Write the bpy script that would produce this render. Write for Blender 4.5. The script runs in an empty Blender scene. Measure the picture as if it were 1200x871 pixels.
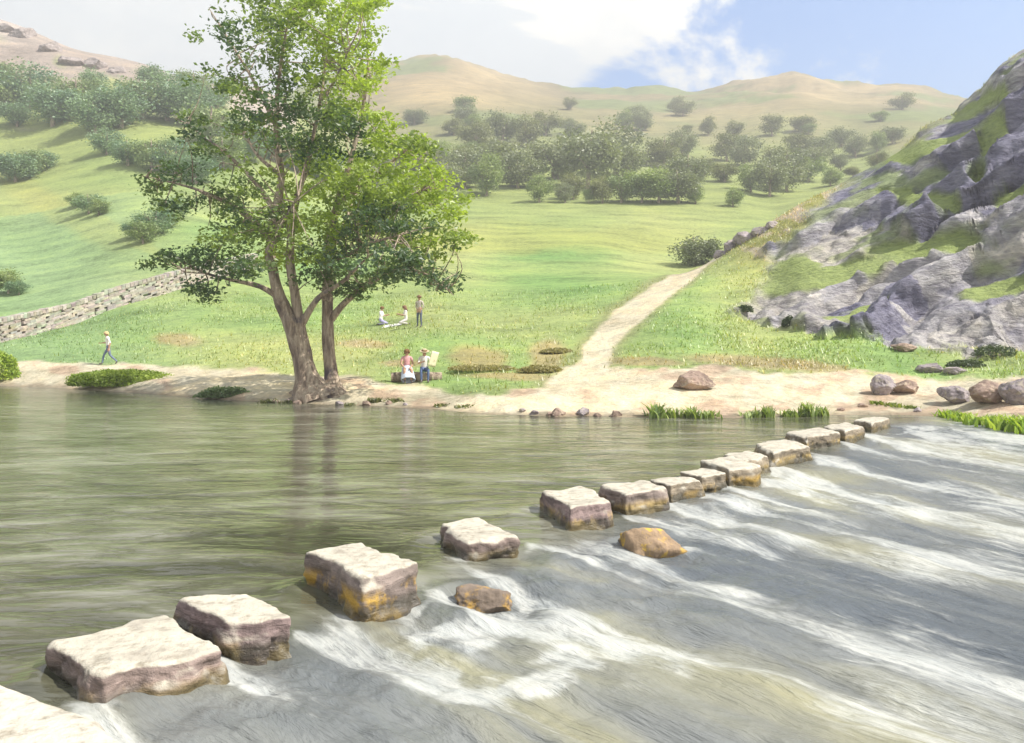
import bpy, bmesh, math, random
import numpy as np
from mathutils import Vector, Matrix

random.seed(7); RNG = np.random.default_rng(7)
SC = bpy.context.scene
COL = SC.collection
F, EYE, HY = 1000.0, 2.2, 400.0          # focal length (px of a 1200 px wide picture), eye height over the water, horizon row

def P(px, py, Y):                         # a real point at depth Y on the ray of a picture position
    return Vector(((px - 600) / F * Y, Y, EYE + (HY - py) / F * Y))
def W(px, py, z=0.0):                     # point on the horizontal plane z
    return P(px, py, (EYE - z) * F / (py - HY))

# ------------------------------------------------------------------ helpers
def tag(o, label=None, cat=None, group=None, kind=None):
    if label: o['label'] = label
    if cat: o['category'] = cat
    if group: o['group'] = group
    if kind: o['kind'] = kind
    return o
def link(name, me, parent=None):
    o = bpy.data.objects.new(name, me); COL.objects.link(o)
    if parent is not None: o.parent = parent
    return o
def empty(name, loc=(0, 0, 0), rz=0.0):
    o = bpy.data.objects.new(name, None); COL.objects.link(o)
    o.location = loc; o.rotation_euler = (0, 0, rz); o.empty_display_size = .2
    return o
def mesh_np(name, V, faces, mats=(), smooth=True):
    me = bpy.data.meshes.new(name)
    V = np.asarray(V, dtype=np.float64)
    Fa = np.asarray(faces, dtype=np.int32)
    n, k = Fa.shape
    me.vertices.add(len(V)); me.vertices.foreach_set('co', V.astype(np.float32).ravel())
    me.loops.add(n * k); me.loops.foreach_set('vertex_index', Fa.ravel())
    me.polygons.add(n)
    me.polygons.foreach_set('loop_start', np.arange(0, n * k, k, dtype=np.int32))
    me.polygons.foreach_set('loop_total', np.full(n, k, dtype=np.int32))
    me.polygons.foreach_set('use_smooth', np.full(n, smooth, dtype=bool))
    me.update(calc_edges=True)
    for m in mats: me.materials.append(m)
    return me
def set_col(me, name, C):
    a = me.attributes.new(name, 'FLOAT_COLOR', 'POINT')
    C = np.asarray(C, dtype=np.float32)
    if C.shape[1] == 3: C = np.concatenate([C, np.ones((len(C), 1), np.float32)], 1)
    a.data.foreach_set('color', C.ravel())
def set_flt(me, name, A):
    a = me.attributes.new(name, 'FLOAT', 'POINT'); a.data.foreach_set('value', np.asarray(A, np.float32).ravel())
def sstep(a, b, x):
    t = np.clip((np.asarray(x, float) - a) / (b - a), 0, 1); return t * t * (3 - 2 * t)
def _h(ix, iy, iz, seed):
    h = (ix.astype(np.uint32) * np.uint32(374761393) + iy.astype(np.uint32) * np.uint32(668265263)
         + iz.astype(np.uint32) * np.uint32(2246822519) + np.uint32((seed * 3266489917) & 0xffffffff))
    h = (h ^ (h >> np.uint32(15))) * np.uint32(2246822519)
    h = (h ^ (h >> np.uint32(13))) * np.uint32(3266489917)
    return ((h ^ (h >> np.uint32(16))).astype(np.float64)) / 4294967295.0
def vnoise(p, seed=0):
    p = np.asarray(p, float); i = np.floor(p).astype(np.int64); f = p - i; f = f * f * f * (f * (f * 6 - 15) + 10)
    r = 0
    for dx in (0, 1):
        wx = f[:, 0] if dx else 1 - f[:, 0]
        for dy in (0, 1):
            wy = f[:, 1] if dy else 1 - f[:, 1]
            for dz in (0, 1):
                wz = f[:, 2] if dz else 1 - f[:, 2]
                r = r + wx * wy * wz * _h(i[:, 0] + dx, i[:, 1] + dy, i[:, 2] + dz, seed)
    return r * 2 - 1
def fbm(p, oct=4, seed=0):
    p = np.asarray(p, float); r = 0; a = .5
    for k in range(oct):
        r = r + a * vnoise(p * 2.03 ** k + 17.3 * k, seed + k); a *= .5
    return r
def worley(p, seed=0):                    # F1, F2-F1, cell value
    p = np.asarray(p, float); i = np.floor(p).astype(np.int64); n = len(p)
    d1 = np.full(n, 9.); d2 = np.full(n, 9.); cv = np.zeros(n)
    for dx in (-1, 0, 1):
        for dy in (-1, 0, 1):
            for dz in (-1, 0, 1):
                c = i + np.array([dx, dy, dz])
                q = c + np.stack([_h(c[:, 0], c[:, 1], c[:, 2], seed + s) for s in (1, 2, 3)], 1)
                d = np.linalg.norm(p - q, axis=1); v = _h(c[:, 0], c[:, 1], c[:, 2], seed + 9)
                m = d < d1; d2 = np.where(m, d1, np.minimum(d2, d)); cv = np.where(m, v, cv); d1 = np.where(m, d, d1)
    return d1, d2 - d1, cv
def worley_tilt(p, seed=0):               # worley plus a plane of its own for each cell: broken, faceted blocks
    p = np.asarray(p, float); i = np.floor(p).astype(np.int64); n = len(p)
    d1 = np.full(n, 9.); d2 = np.full(n, 9.); cv = np.zeros(n); tl_ = np.zeros(n)
    for dx in (-1, 0, 1):
        for dy in (-1, 0, 1):
            for dz in (-1, 0, 1):
                c = i + np.array([dx, dy, dz]); hs_ = [_h(c[:, 0], c[:, 1], c[:, 2], seed + k_) for k_ in range(1, 8)]
                o_ = p - (c + np.stack(hs_[:3], 1)); d = np.linalg.norm(o_, axis=1)
                g_ = np.stack([hs_[4] - .5, hs_[5] - .5, hs_[6] - .5], 1); t_ = (o_ * g_).sum(1) * 2
                m = d < d1; d2 = np.where(m, d1, np.minimum(d2, d)); cv = np.where(m, hs_[3], cv); tl_ = np.where(m, t_, tl_); d1 = np.where(m, d, d1)
    return d1, d2 - d1, cv, tl_
def pchip(x, y, xi):                      # monotone cubic; y may be 2-D (along axis 0)
    x = np.asarray(x, float); y = np.asarray(y, float); one = y.ndim == 1
    if one: y = y[:, None]
    h = np.diff(x)[:, None]; d = np.diff(y, axis=0) / h
    m = np.zeros_like(y); m[0] = d[0]; m[-1] = d[-1]
    w1 = 2 * h[1:] + h[:-1]; w2 = h[1:] + 2 * h[:-1]
    ok = d[:-1] * d[1:] > 0
    with np.errstate(divide='ignore', invalid='ignore'):
        hm = (w1 + w2) / (w1 / d[:-1] + w2 / d[1:])
    m[1:-1] = np.where(ok, hm, 0)
    xi = np.clip(np.asarray(xi, float), x[0], x[-1]); k = np.clip(np.searchsorted(x, xi) - 1, 0, len(x) - 2)
    hh = h[k]; t = ((xi - x[k])[:, None]) / hh
    r = ((1 + 2 * t) * (1 - t) ** 2) * y[k] + t * (1 - t) ** 2 * hh * m[k] + t * t * (3 - 2 * t) * y[k + 1] + t * t * (t - 1) * hh * m[k + 1]
    return r[:, 0] if one else r

# ------------------------------------------------------------------ node materials
class N:
    def __init__(s, name, vol=False):
        s.m = bpy.data.materials.new(name); s.m.use_nodes = True; s.t = s.m.node_tree; s.t.nodes.clear()
        s.out = s.t.nodes.new('ShaderNodeOutputMaterial')
    def n(s, typ, props=None, **inp):
        nd = s.t.nodes.new('ShaderNode' + typ)
        for k, v in (props or {}).items(): setattr(nd, k, v)
        for k, v in inp.items(): s.set(nd, k.replace('_', ' '), v)
        return nd
    def set(s, nd, key, v):
        i = nd.inputs[int(key) if key.isdigit() else key]
        if isinstance(v, bpy.types.NodeSocket): s.t.links.new(v, i)
        elif isinstance(v, bpy.types.Node): s.t.links.new(v.outputs[0], i)
        else:
            if hasattr(i.default_value, '__len__') and not isinstance(v, str):
                v = tuple(v); L = len(i.default_value); v = (v + (1.0,))[:L] if len(v) < L else v[:L]
            i.default_value = v
    def math(s, op, a, b=0.0, clamp=False):
        nd = s.n('Math', {'operation': op, 'use_clamp': clamp}); s.set(nd, '0', a); s.set(nd, '1', b); return nd.outputs[0]
    def noise(s, vec, scale, detail=4, rough=.55, dist=0.0):
        nd = s.n('TexNoise', None, Vector=vec, Scale=scale, Detail=detail, Roughness=rough, Distortion=dist); return nd.outputs['Fac']
    def ramp(s, fac, stops, interp='LINEAR'):
        nd = s.n('ValToRGB'); s.set(nd, 'Fac', fac); cr = nd.color_ramp; cr.interpolation = interp
        while len(cr.elements) < len(stops): cr.elements.new(.5)
        for e, (p, c) in zip(cr.elements, stops): e.position = p; e.color = (*c, 1) if len(c) == 3 else c
        return nd.outputs[0]
    def step(s, v, a, b):
        nd = s.n('MapRange', {'interpolation_type': 'SMOOTHSTEP'}); s.set(nd, 'Value', v)
        s.set(nd, 'From Min', a); s.set(nd, 'From Max', b); return nd.outputs[0]
    def mix(s, f, a, b, mode='MIX'):
        nd = s.n('MixRGB', {'blend_type': mode}); s.set(nd, 'Fac', f); s.set(nd, 'Color1', a); s.set(nd, 'Color2', b); return nd.outputs[0]
    def mapping(s, vec, scale=(1, 1, 1), rot=(0, 0, 0), loc=(0, 0, 0)):
        return s.n('Mapping', None, Vector=vec, Scale=scale, Rotation=rot, Location=loc).outputs[0]
    def attr(s, name, out='Color'): return s.n('Attribute', {'attribute_name': name}).outputs[out]
    def bump(s, h, strength=.5, dist=.05, normal=None):
        nd = s.n('Bump', None, Height=h, Strength=strength, Distance=dist)
        if normal is not None: s.set(nd, 'Normal', normal)
        return nd.outputs[0]
    def bsdf(s, col, rough=.9, normal=None, spec=.3, **kw):
        nd = s.n('BsdfPrincipled'); s.set(nd, 'Base Color', col); s.set(nd, 'Roughness', rough); s.set(nd, 'Specular IOR Level', spec)
        if normal is not None: s.set(nd, 'Normal', normal)
        for k, v in kw.items(): s.set(nd, k.replace('_', ' '), v)
        return nd.outputs[0]
    def done(s, sh, slot='Surface'): s.t.links.new(sh, s.out.inputs[slot]); return s.m
    @property
    def pos(s): return s.n('NewGeometry').outputs['Position']
    @property
    def obj(s): return s.n('TexCoord').outputs['Object']

def mat_terrain():
    k = N('ground'); p = k.pos
    c = k.attr('Col')
    n1 = k.noise(p, 1.7, 7, .68); n2 = k.noise(k.mapping(p, (.35, .9, .9)), .32, 5, .6); n3 = k.noise(p, 7.0, 4, .6)
    v = k.math('ADD', k.math('MULTIPLY', n1, .7), k.math('MULTIPLY', n2, .75))
    g = k.ramp(v, [(.48, (.50, .52, .50)), (.72, (1., 1., 1.)), (.96, (1.42, 1.34, 1.15))])
    c = k.mix(1.0, c, g, 'MULTIPLY')
    g3 = k.ramp(n3, [(.3, (.78, .78, .78)), (.7, (1.2, 1.2, 1.2))])
    c = k.mix(.8, c, g3, 'MULTIPLY')
    h = k.math('ADD', k.math('MULTIPLY', n1, .6), k.math('MULTIPLY', n3, .25))
    return k.done(k.bsdf(c, .95, k.bump(h, .6, .35), .12))
def mat_crag():
    k = N('limestone_crag'); p = k.pos
    c = k.attr('Col'); rk = k.attr('rock', 'Fac')
    q = k.mapping(p, (1.0, 1.0, 2.6), (0, math.radians(28), math.radians(20)))
    n1 = k.noise(q, .55, 8, .68, .4); n2 = k.noise(q, 2.6, 6, .65); n4 = k.noise(p, 9, 4, .6)
    vor = k.n('TexVoronoi', {'feature': 'DISTANCE_TO_EDGE'}); k.set(vor, 'Vector', k.mix(.25, q, k.n('TexNoise', None, Vector=q, Scale=1.2).outputs['Color'])); k.set(vor, 'Scale', .75)
    crack = k.step(vor.outputs['Distance'], 0.0, .16)
    tone = k.ramp(n1, [(.30, (.46, .46, .55)), (.44, (.80, .79, .83)), (.56, (1.05, 1.04, 1.02)), (.72, (1.5, 1.45, 1.35))])
    tone = k.mix(1., tone, k.ramp(n2, [(.3, (.7, .7, .72)), (.7, (1.25, 1.24, 1.2))]), 'MULTIPLY')
    tone = k.mix(1., tone, k.ramp(crack, [(0, (.80, .79, .81)), (1, (1, 1, 1))]), 'MULTIPLY')
    gtone = k.ramp(n2, [(.3, (.7, .72, .66)), (.7, (1.25, 1.2, 1.05))])
    c = k.mix(1., c, k.mix(rk, gtone, tone), 'MULTIPLY')
    h = k.math('ADD', k.math('MULTIPLY', n1, 1.2), k.math('ADD', k.math('MULTIPLY', n2, .45), k.math('ADD', k.math('MULTIPLY', crack, .05), k.math('MULTIPLY', n4, .12))))
    return k.done(k.bsdf(c, .9, k.bump(h, .9, .55), .25))
def mat_stone(name, top, side, ochre, seed, zt):
    k = N(name); o = k.obj
    o2 = k.mapping(o, (1, 1, 1), (0, 0, 0), (seed * 3.1, seed * 1.7, 0))
    n1 = k.noise(o2, 2.4, 7, .65); n2 = k.noise(o2, 9, 6, .65); n3 = k.noise(k.mapping(o2, (1, 1, 4)), 2.2, 5, .6, .6)
    sep = k.n('SeparateXYZ', None, Vector=o).outputs['Z']
    zz = k.math('ADD', sep, k.math('MULTIPLY', k.math('SUBTRACT', n1, .5), .16))
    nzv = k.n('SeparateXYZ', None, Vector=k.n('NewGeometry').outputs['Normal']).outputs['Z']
    tmask = k.step(k.math('ADD', nzv, k.math('MULTIPLY', k.math('SUBTRACT', n1, .5), .7)), .34, .74)                 # sunlit pale top and shaded dark sides painted in by face direction
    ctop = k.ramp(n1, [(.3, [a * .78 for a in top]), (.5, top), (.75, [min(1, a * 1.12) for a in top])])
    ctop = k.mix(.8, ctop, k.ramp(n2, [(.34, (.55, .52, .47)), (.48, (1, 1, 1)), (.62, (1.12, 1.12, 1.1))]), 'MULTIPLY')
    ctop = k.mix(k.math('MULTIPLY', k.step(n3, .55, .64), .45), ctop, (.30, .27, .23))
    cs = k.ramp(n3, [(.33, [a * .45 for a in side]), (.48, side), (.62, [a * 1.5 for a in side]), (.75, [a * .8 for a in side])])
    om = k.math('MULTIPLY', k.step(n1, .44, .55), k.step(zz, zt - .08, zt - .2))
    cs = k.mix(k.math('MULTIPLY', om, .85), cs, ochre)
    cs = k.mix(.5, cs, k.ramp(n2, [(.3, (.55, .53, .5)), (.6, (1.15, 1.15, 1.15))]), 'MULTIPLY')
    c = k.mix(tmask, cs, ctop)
    wet = k.step(zz, .11, .02)                               # algae dark band along the waterline
    c = k.mix(k.math('MULTIPLY', wet, .75), c, (.05, .048, .035))
    ro = k.math('SUBTRACT', .85, k.math('MULTIPLY', wet, .5))
    h = k.math('ADD', k.math('MULTIPLY', n1, .7), k.math('ADD', k.math('MULTIPLY', n2, .3), k.math('MULTIPLY', n3, .5)))
    return k.done(k.bsdf(c, ro, k.bump(h, 1.0, .07), .35))
def mat_rock(name, base, lichen, amt=.5):
    k = N(name); o = k.pos
    n1 = k.noise(o, 1.6, 7, .65); n2 = k.noise(o, 6, 6, .65); n3 = k.noise(o, 18, 4, .6)
    c = k.ramp(n1, [(.32, [a * .5 for a in base]), (.5, base), (.7, [min(1, a * 1.5) for a in base])])
    c = k.mix(k.math('MULTIPLY', k.step(n2, .5, .66), amt), c, lichen)
    c = k.mix(.5, c, k.ramp(n3, [(.3, (.65, .65, .65)), (.6, (1.1, 1.1, 1.1))]), 'MULTIPLY')
    h = k.math('ADD', n1, k.math('MULTIPLY', n2, .4))
    return k.done(k.bsdf(c, .9, k.bump(h, .7, .08), .25))
def mat_bark():
    k = N('bark'); o = k.pos
    q = k.mapping(o, (3.5, 3.5, .7))
    n1 = k.noise(q, 1.5, 8, .7, .5); n2 = k.noise(o, .9, 4, .6)
    c = k.ramp(n1, [(.3, (.09, .07, .065)), (.44, (.26, .20, .155)), (.56, (.47, .385, .295)), (.78, (.60, .52, .41))])
    c = k.mix(k.step(n2, .55, .68), c, (.13, .11, .13))
    return k.done(k.bsdf(c, .95, k.bump(n1, 1.0, .12), .15))
def mat_leaf(name, transl=.45, mul=1.0):
    k = N(name); c = k.attr('Col')
    d = k.n('BsdfDiffuse', None, Color=c).outputs[0]
    tc = k.mix(1., c, (1.25 * mul, 1.3 * mul, .55 * mul), 'MULTIPLY')
    t = k.n('BsdfTranslucent', None, Color=tc).outputs[0]
    gl = k.n('BsdfGlossy', None, Color=(1, 1, 1), Roughness=.45).outputs[0]
    a = k.n('MixShader'); k.set(a, 'Fac', transl); k.t.links.new(d, a.inputs[1]); k.t.links.new(t, a.inputs[2])
    b = k.n('MixShader'); k.set(b, 'Fac', .04); k.t.links.new(a.outputs[0], b.inputs[1]); k.t.links.new(gl, b.inputs[2])
    return k.done(b.outputs[0])
def mat_plain(name, col, rough=.85, var=.35, scale=14):
    k = N(name); n1 = k.noise(k.obj, scale, 4, .6)
    c = k.mix(1., col, k.ramp(n1, [(.3, (1 - var,) * 3), (.7, (1 + var,) * 3)]), 'MULTIPLY')
    return k.done(k.bsdf(c, rough, k.bump(n1, .3, .01), .2))
def mat_wall():
    k = N('drystone'); p = k.pos; c = k.attr('Col')
    n1 = k.noise(p, 3, 6, .65); n2 = k.noise(p, 11, 4, .6)
    c = k.mix(1., c, k.ramp(n1, [(.3, (.6, .6, .6)), (.7, (1.3, 1.28, 1.2))]), 'MULTIPLY')
    c = k.mix(k.math('MULTIPLY', k.step(n2, .58, .7), .5), c, (.16, .17, .07))
    return k.done(k.bsdf(c, .95, k.bump(n1, .6, .06), .15))

# flow frame of the weir: P0 on the line of stones, FD along the stones, FN downstream
P0 = Vector((-2.5, 5.6, 0)); FD = Vector((.589, .808, 0)); FN = Vector((.808, -.589, 0)); QC = Vector((10.5, -5.0, 0)); QR = 15.0      # the current draws together downstream
def mat_water():
    k = N('river_water'); p = k.pos
    fl = k.attr('flow', 'Vector')                          # x along the current, y across it
    foam = k.attr('foam', 'Fac'); fast = k.attr('fast', 'Fac'); calm = k.math('SUBTRACT', 1.0, fast, True)
    wob = k.n('TexNoise', None, Vector=fl, Scale=.35, Detail=3.0).outputs['Color']
    flw = k.mix(.5, fl, k.n('VectorMath', {'operation': 'ADD'}, **{'0': fl, '1': wob}).outputs[0])
    s1 = k.noise(k.mapping(flw, (.42, 1.9, 1)), 1.0, 6, .66, .7)
    s2 = k.noise(k.mapping(flw, (1.2, 5.2, 1)), 1.0, 6, .68, .5)
    s3 = k.noise(k.mapping(flw, (.16, .62, 1)), 1.0, 4, .6, .6)
    s5 = k.noise(k.mapping(fl, (7, 16, 1)), 1.0, 4, .7)
    s4 = k.noise(k.mapping(flw, (4.0, 13, 1)), 1.0, 4, .68)
    st = k.math('ADD', k.math('MULTIPLY', s1, .38), k.math('ADD', k.math('MULTIPLY', s2, .33), k.math('ADD', k.math('MULTIPLY', s3, .40), k.math('MULTIPLY', k.math('ADD', s4, s5), .15))))
    th = k.math('SUBTRACT', .93, k.math('MULTIPLY', foam, .27))
    fm = k.n('MapRange', {'interpolation_type': 'SMOOTHSTEP'}); k.set(fm, 'Value', st); k.set(fm, 'From Min', k.math('SUBTRACT', th, .09)); k.set(fm, 'From Max', k.math('ADD', th, .13))
    fmask = k.math('MULTIPLY', fm.outputs[0], k.math('ADD', k.math('MULTIPLY', fast, .9), k.step(foam, .25, .8), True), True)
    # still upper pool: long low ripples across the view
    r1 = k.noise(k.mapping(p, (.75, 1.9, 1), (0, 0, .12)), 1.1, 3, .5, 1.1); r2 = k.noise(k.mapping(p, (2.0, 7.0, 1)), 1.0, 2, .5, .3); r3 = k.noise(k.mapping(p, (.26, .60, 1), (0, 0, -.1)), 1.0, 4, .6, 1.3)
    hr = k.math('MULTIPLY', k.math('ADD', k.math('MULTIPLY', r1, .8), k.math('ADD', k.math('MULTIPLY', r2, .18), k.math('MULTIPLY', r3, .8))), calm)
    hs = k.math('MULTIPLY', k.math('ADD', k.math('MULTIPLY', s1, .9), k.math('ADD', k.math('MULTIPLY', s2, .45), k.math('ADD', k.math('MULTIPLY', s3, .5), k.math('MULTIPLY', s4, .12)))), fast)
    nb = k.bump(k.math('ADD', k.math('MULTIPLY', hr, .42), k.math('MULTIPLY', hs, 1.0)), 1.0, .11)
    deep = k.mix(fast, k.ramp(k.math('ADD', k.math('MULTIPLY', r3, .62), k.math('MULTIPLY', r1, .38)), [(.38, (.042, .043, .026)), (.5, (.095, .095, .064)), (.63, (.235, .235, .185))]), k.ramp(s3, [(.36, (.11, .125, .14)), (.5, (.19, .20, .195)), (.66, (.30, .29, .19))]))  # pool ramp also paints pale ripple reflections into the water colour
    wat = k.bsdf(deep, .1, nb, .5, IOR=1.33)
    wat2 = k.bsdf(deep, .26, nb, .5, IOR=1.33)
    ms = k.n('MixShader'); k.set(ms, 'Fac', fast); k.t.links.new(wat, ms.inputs[1]); k.t.links.new(wat2, ms.inputs[2])
    fo = k.bsdf(k.ramp(s2, [(.3, (.40, .43, .44)), (.7, (.62, .62, .58))]), .6, nb, .3)
    mm = k.n('MixShader'); k.set(mm, 'Fac', k.math('MULTIPLY', fmask, .74)); k.t.links.new(ms.outputs[0], mm.inputs[1]); k.t.links.new(fo, mm.inputs[2])
    return k.done(mm.outputs[0])

M = dict(terrain=mat_terrain(), crag=mat_crag(), bark=mat_bark(), leaf=mat_leaf('leaves', .52), far=mat_leaf('far_leaves', .25),
         blade=mat_leaf('blades', .35), wall=mat_wall(), water=mat_water(),
         rock=mat_rock('shore_rock', (.30, .26, .27), (.42, .38, .26), .6), ochre=mat_rock('ochre_rock', (.19, .15, .12), (.44, .27, .06), .75),
         yellow=mat_rock('yellow_rock', (.25, .18, .12), (.58, .38, .06), .95),
         brownrock=mat_rock('brown_rock', (.30, .22, .18), (.5, .42, .3), .6), pale=mat_rock('pale_ridge_rock', (.30, .26, .25), (.40, .33, .28), .5))

# ------------------------------------------------------------------ terrain
COLS = {
 -900: (44, [(442,46),(420,52),(380,62),(330,85),(230,130),(120,200),(20,260),(170,400),(280,900)]),
 -150: (43, [(441,44.5),(421,49),(396,54),(355,72),(295,102),(190,150),(85,200),(2,245),(170,400),(280,900)]),
 0:    (42, [(442,43.5),(423,47),(402,51),(360,68),(300,98),(200,148),(100,198),(27,240),(170,400),(280,900)]),
 150:  (36.7, [(445,39),(430,43),(420,46),(357,61),(300,85),(200,135),(120,190),(72,230),(180,400),(280,900)]),
 300:  (31.0, [(455,33),(436,38),(420,42),(325,72),(270,105),(200,150),(130,210),(105,240),(165,400),(137,460),(128,600),(190,1000)]),
 420:  (29.3, [(459,31.5),(442,35),(425,40),(385,49),(350,63),(310,88),(270,118),(235,160),(185,230),(150,320),(100,460),(91,600),(190,1000)]),
 490:  (27.9, [(463,30.5),(449,33.5),(427,38),(384,46.5),(350,60),(300,88),(262,118),(238,150),(190,230),(150,310),(84,460),(75,600),(190,1000)]),
 600:  (25.3, [(469,27.5),(453,31),(437,34),(400,43),(350,60),(300,88),(238,150),(185,230),(150,310),(106,460),(97,600),(190,1000)]),
 690:  (25.0, [(470,27.5),(450,31),(430,34),(400,41),(350,58),(300,88),(238,150),(190,230),(160,310),(118,460),(109,600),(190,1000)]),
 800:  (24.5, [(470,27),(440,31),(420,34),(380,42),(325,60),(322,80),(290,105),(240,150),(200,230),(165,310),(121,460),(112,600),(190,1000)]),
 850:  (24.5, [(470,27),(442,31),(418,35),(375,44),(297,65),(302,85),(285,110),(240,150),(200,230),(165,310),(116,460),(107,600),(190,1000)]),
 900:  (24.8, [(470,27),(442,31),(416,35),(375,44),(264,65),(274,90),(262,125),(240,160),(200,230),(160,310),(109,460),(100,600),(190,1000)]),
 940:  (25.0, [(470,27.5),(442,31),(418,34.5),(380,41),(240,64.5),(252,90),(244,130),(225,190),(200,230),(160,310),(104,460),(95,600),(190,1000)]),
 1000: (25.5, [(470,28),(442,31),(420,34),(390,39),(212,64),(225,90),(225,130),(205,230),(160,310),(113,460),(104,600),(190,1000)]),
 1050: (25.5, [(470,28),(442,31),(422,34),(395,38.5),(183,62),(200,90),(205,150),(180,240),(155,310),(111,460),(102,600),(190,1000)]),
 1100: (25.0, [(470,27.5),(444,30.5),(424,33),(402,37.5),(147,60),(165,90),(180,150),(150,310),(119,460),(110,600),(190,1000)]),
 1200: (20.8, [(472,24.5),(448,28.5),(428,31.5),(408,36),(62,57),(90,90),(110,150),(125,310),(132,460),(123,600)]),
 1500: (18.0, [(472,23),(448,27),(428,30),(402,34),(-90,54),(-30,90),(0,150),(60,310),(120,700)]),
 2100: (18.0, [(472,23),(448,27),(428,30),(402,34),(-180,54),(-60,90),(0,150),(60,310),(120,700)]),
}
cpx = np.array(sorted(COLS), float)
shore_c = np.array([COLS[int(c)][0] for c in cpx])
gpx = np.concatenate([np.arange(-900, -120, 30), np.arange(-120, 840, 5), np.arange(840, 1290, 2.5), np.arange(1290, 2101, 30)]).astype(float)
ls = [math.log(.55)]
while ls[-1] < math.log(45):
    s = math.exp(ls[-1]); ls.append(ls[-1] + (.006 if s < 1.3 else (.0042 if s < 1.45 else .0030) if s < 2.75 else .0075 if s < 5 else .016))
gs = np.exp(np.array(ls)); NS, NP = len(gs), len(gpx)
shore_g = pchip(cpx, shore_c, gpx)
Zc = []
for c in cpx:
    sh, kn = COLS[int(c)]
    sx = [.5, .8, .94, 1.0] + [y / sh for _, y in kn]; zx = [-1.0, -.6, -.22, 0.0] + [EYE + (HY - py) / F * y for py, y in kn]
    sx += [60]; zx += [zx[-1]]
    Zc.append(pchip(np.log(sx), zx, np.log(gs)))
Zc = np.array(Zc)                                           # columns x depths
Zg = pchip(cpx, Zc, gpx)                                    # picture columns x depths
GX, GSs = np.meshgrid(gpx, gs, indexing='ij')
GY = GSs * shore_g[:, None]
XX = (GX - 600) / F * GY
PY0 = HY - (Zg - EYE) / GY * F                              # where the smooth ground would show
flat = lambda a: a.ravel()
pts = np.stack([flat(XX), flat(GY), flat(Zg) * 0], 1)
nz = fbm(pts / 9.0, 4, 3) * .35 + fbm(pts / 60, 3, 11) * 2.2 * sstep(60, 140, pts[:, 1]) + fbm(pts / 2.2, 3, 5) * .09
nz *= sstep(1.02, 1.35, flat(GSs)) * .8
nz += (fbm(pts / 30, 5, 31)) * 7.0 * sstep(280, 560, pts[:, 1])
nz += fbm(pts / 1.1, 3, 77) * .10 * sstep(.98, 1.02, flat(GSs)) * (1 - sstep(1.1, 1.3, flat(GSs)))
X, Yv, Z = flat(XX).copy(), flat(GY).copy(), flat(Zg) + nz
px, py0, ss = flat(GX), flat(PY0), flat(GSs)
PX3 = np.stack([X, Yv, Z], 1)
# --- masks of what grows or lies where (places on the ground)
wob = fbm(np.stack([px / 38, py0 / 14, px * 0], 1), 4, 21); wob2 = fbm(np.stack([px / 12, py0 / 6, px * 0], 1), 3, 22)
near = (Yv < 62)
sandline = pchip([-900, 0, 100, 200, 300, 420, 490, 560, 600, 640, 680, 720, 760, 820, 900, 1000, 1100, 1200, 2100],
                 [424, 424, 424, 429, 434, 443, 450, 462, 463, 452, 428, 428, 436, 433, 438, 438, 442, 440, 440], px)
sand = sstep(-3, 3, py0 - sandline + wob * 8 + wob2 * 3) * near
pathpts = np.array([(672, 454, 30), (694, 430, 19), (700, 410, 16), (716, 389, 15.5), (744, 366, 14.5), (774, 345, 11), (802, 327, 8), (827, 309, 4.8), (849, 297, 2.6)], float)
pd = np.full(len(px), 1e9)
for a, b in zip(pathpts[:-1], pathpts[1:]):
    ab = b[:2] - a[:2]; t = np.clip(((px - a[0]) * ab[0] + (py0 - a[1]) * ab[1]) / (ab @ ab), 0, 1)
    d = np.hypot(px - a[0] - t * ab[0], py0 - a[1] - t * ab[1]) / (a[2] + t * (b[2] - a[2])); pd = np.minimum(pd, d)
path = (1 - sstep(.80, 1.12, pd + wob * .28 + wob2 * .12)) * (Yv < 72)
verge = (1 - sstep(1.0, 1.9, pd + wob * .5)) * (Yv < 75)
moor = sstep(205, 130, py0 + wob * 38) * sstep(150, 260, Yv) * sstep(330, 430, px)
brk = np.zeros(len(px))
def blob(cx, cy, rx, ry, a=0.0, k=.35):
    ca, sa = math.cos(math.radians(a)), math.sin(math.radians(a))
    u = ((px - cx) * ca + (py0 - cy) * sa) / rx; v = (-(px - cx) * sa + (py0 - cy) * ca) / ry
    return 1 - sstep(.55, 1.15, np.hypot(u, v) + wob * k)
for b in ((560, 418, 45, 15, 4), (640, 416, 26, 20, -25), (425, 402, 38, 7, 0), (205, 397, 32, 10, 0), (470, 425, 30, 5), (760, 424, 55, 6, 3), (860, 424, 75, 9, 4), (950, 430, 80, 8, 6), (600, 440, 60, 6)):
    brk = np.maximum(brk, blob(*b))
brk *= near
leftrock = np.maximum(np.maximum(blob(110, 72, 80, 13, 20), blob(20, 40, 60, 12, 25)), blob(300, 130, 40, 10, 20)) * (Yv > 170) * (Yv < 262)
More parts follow.
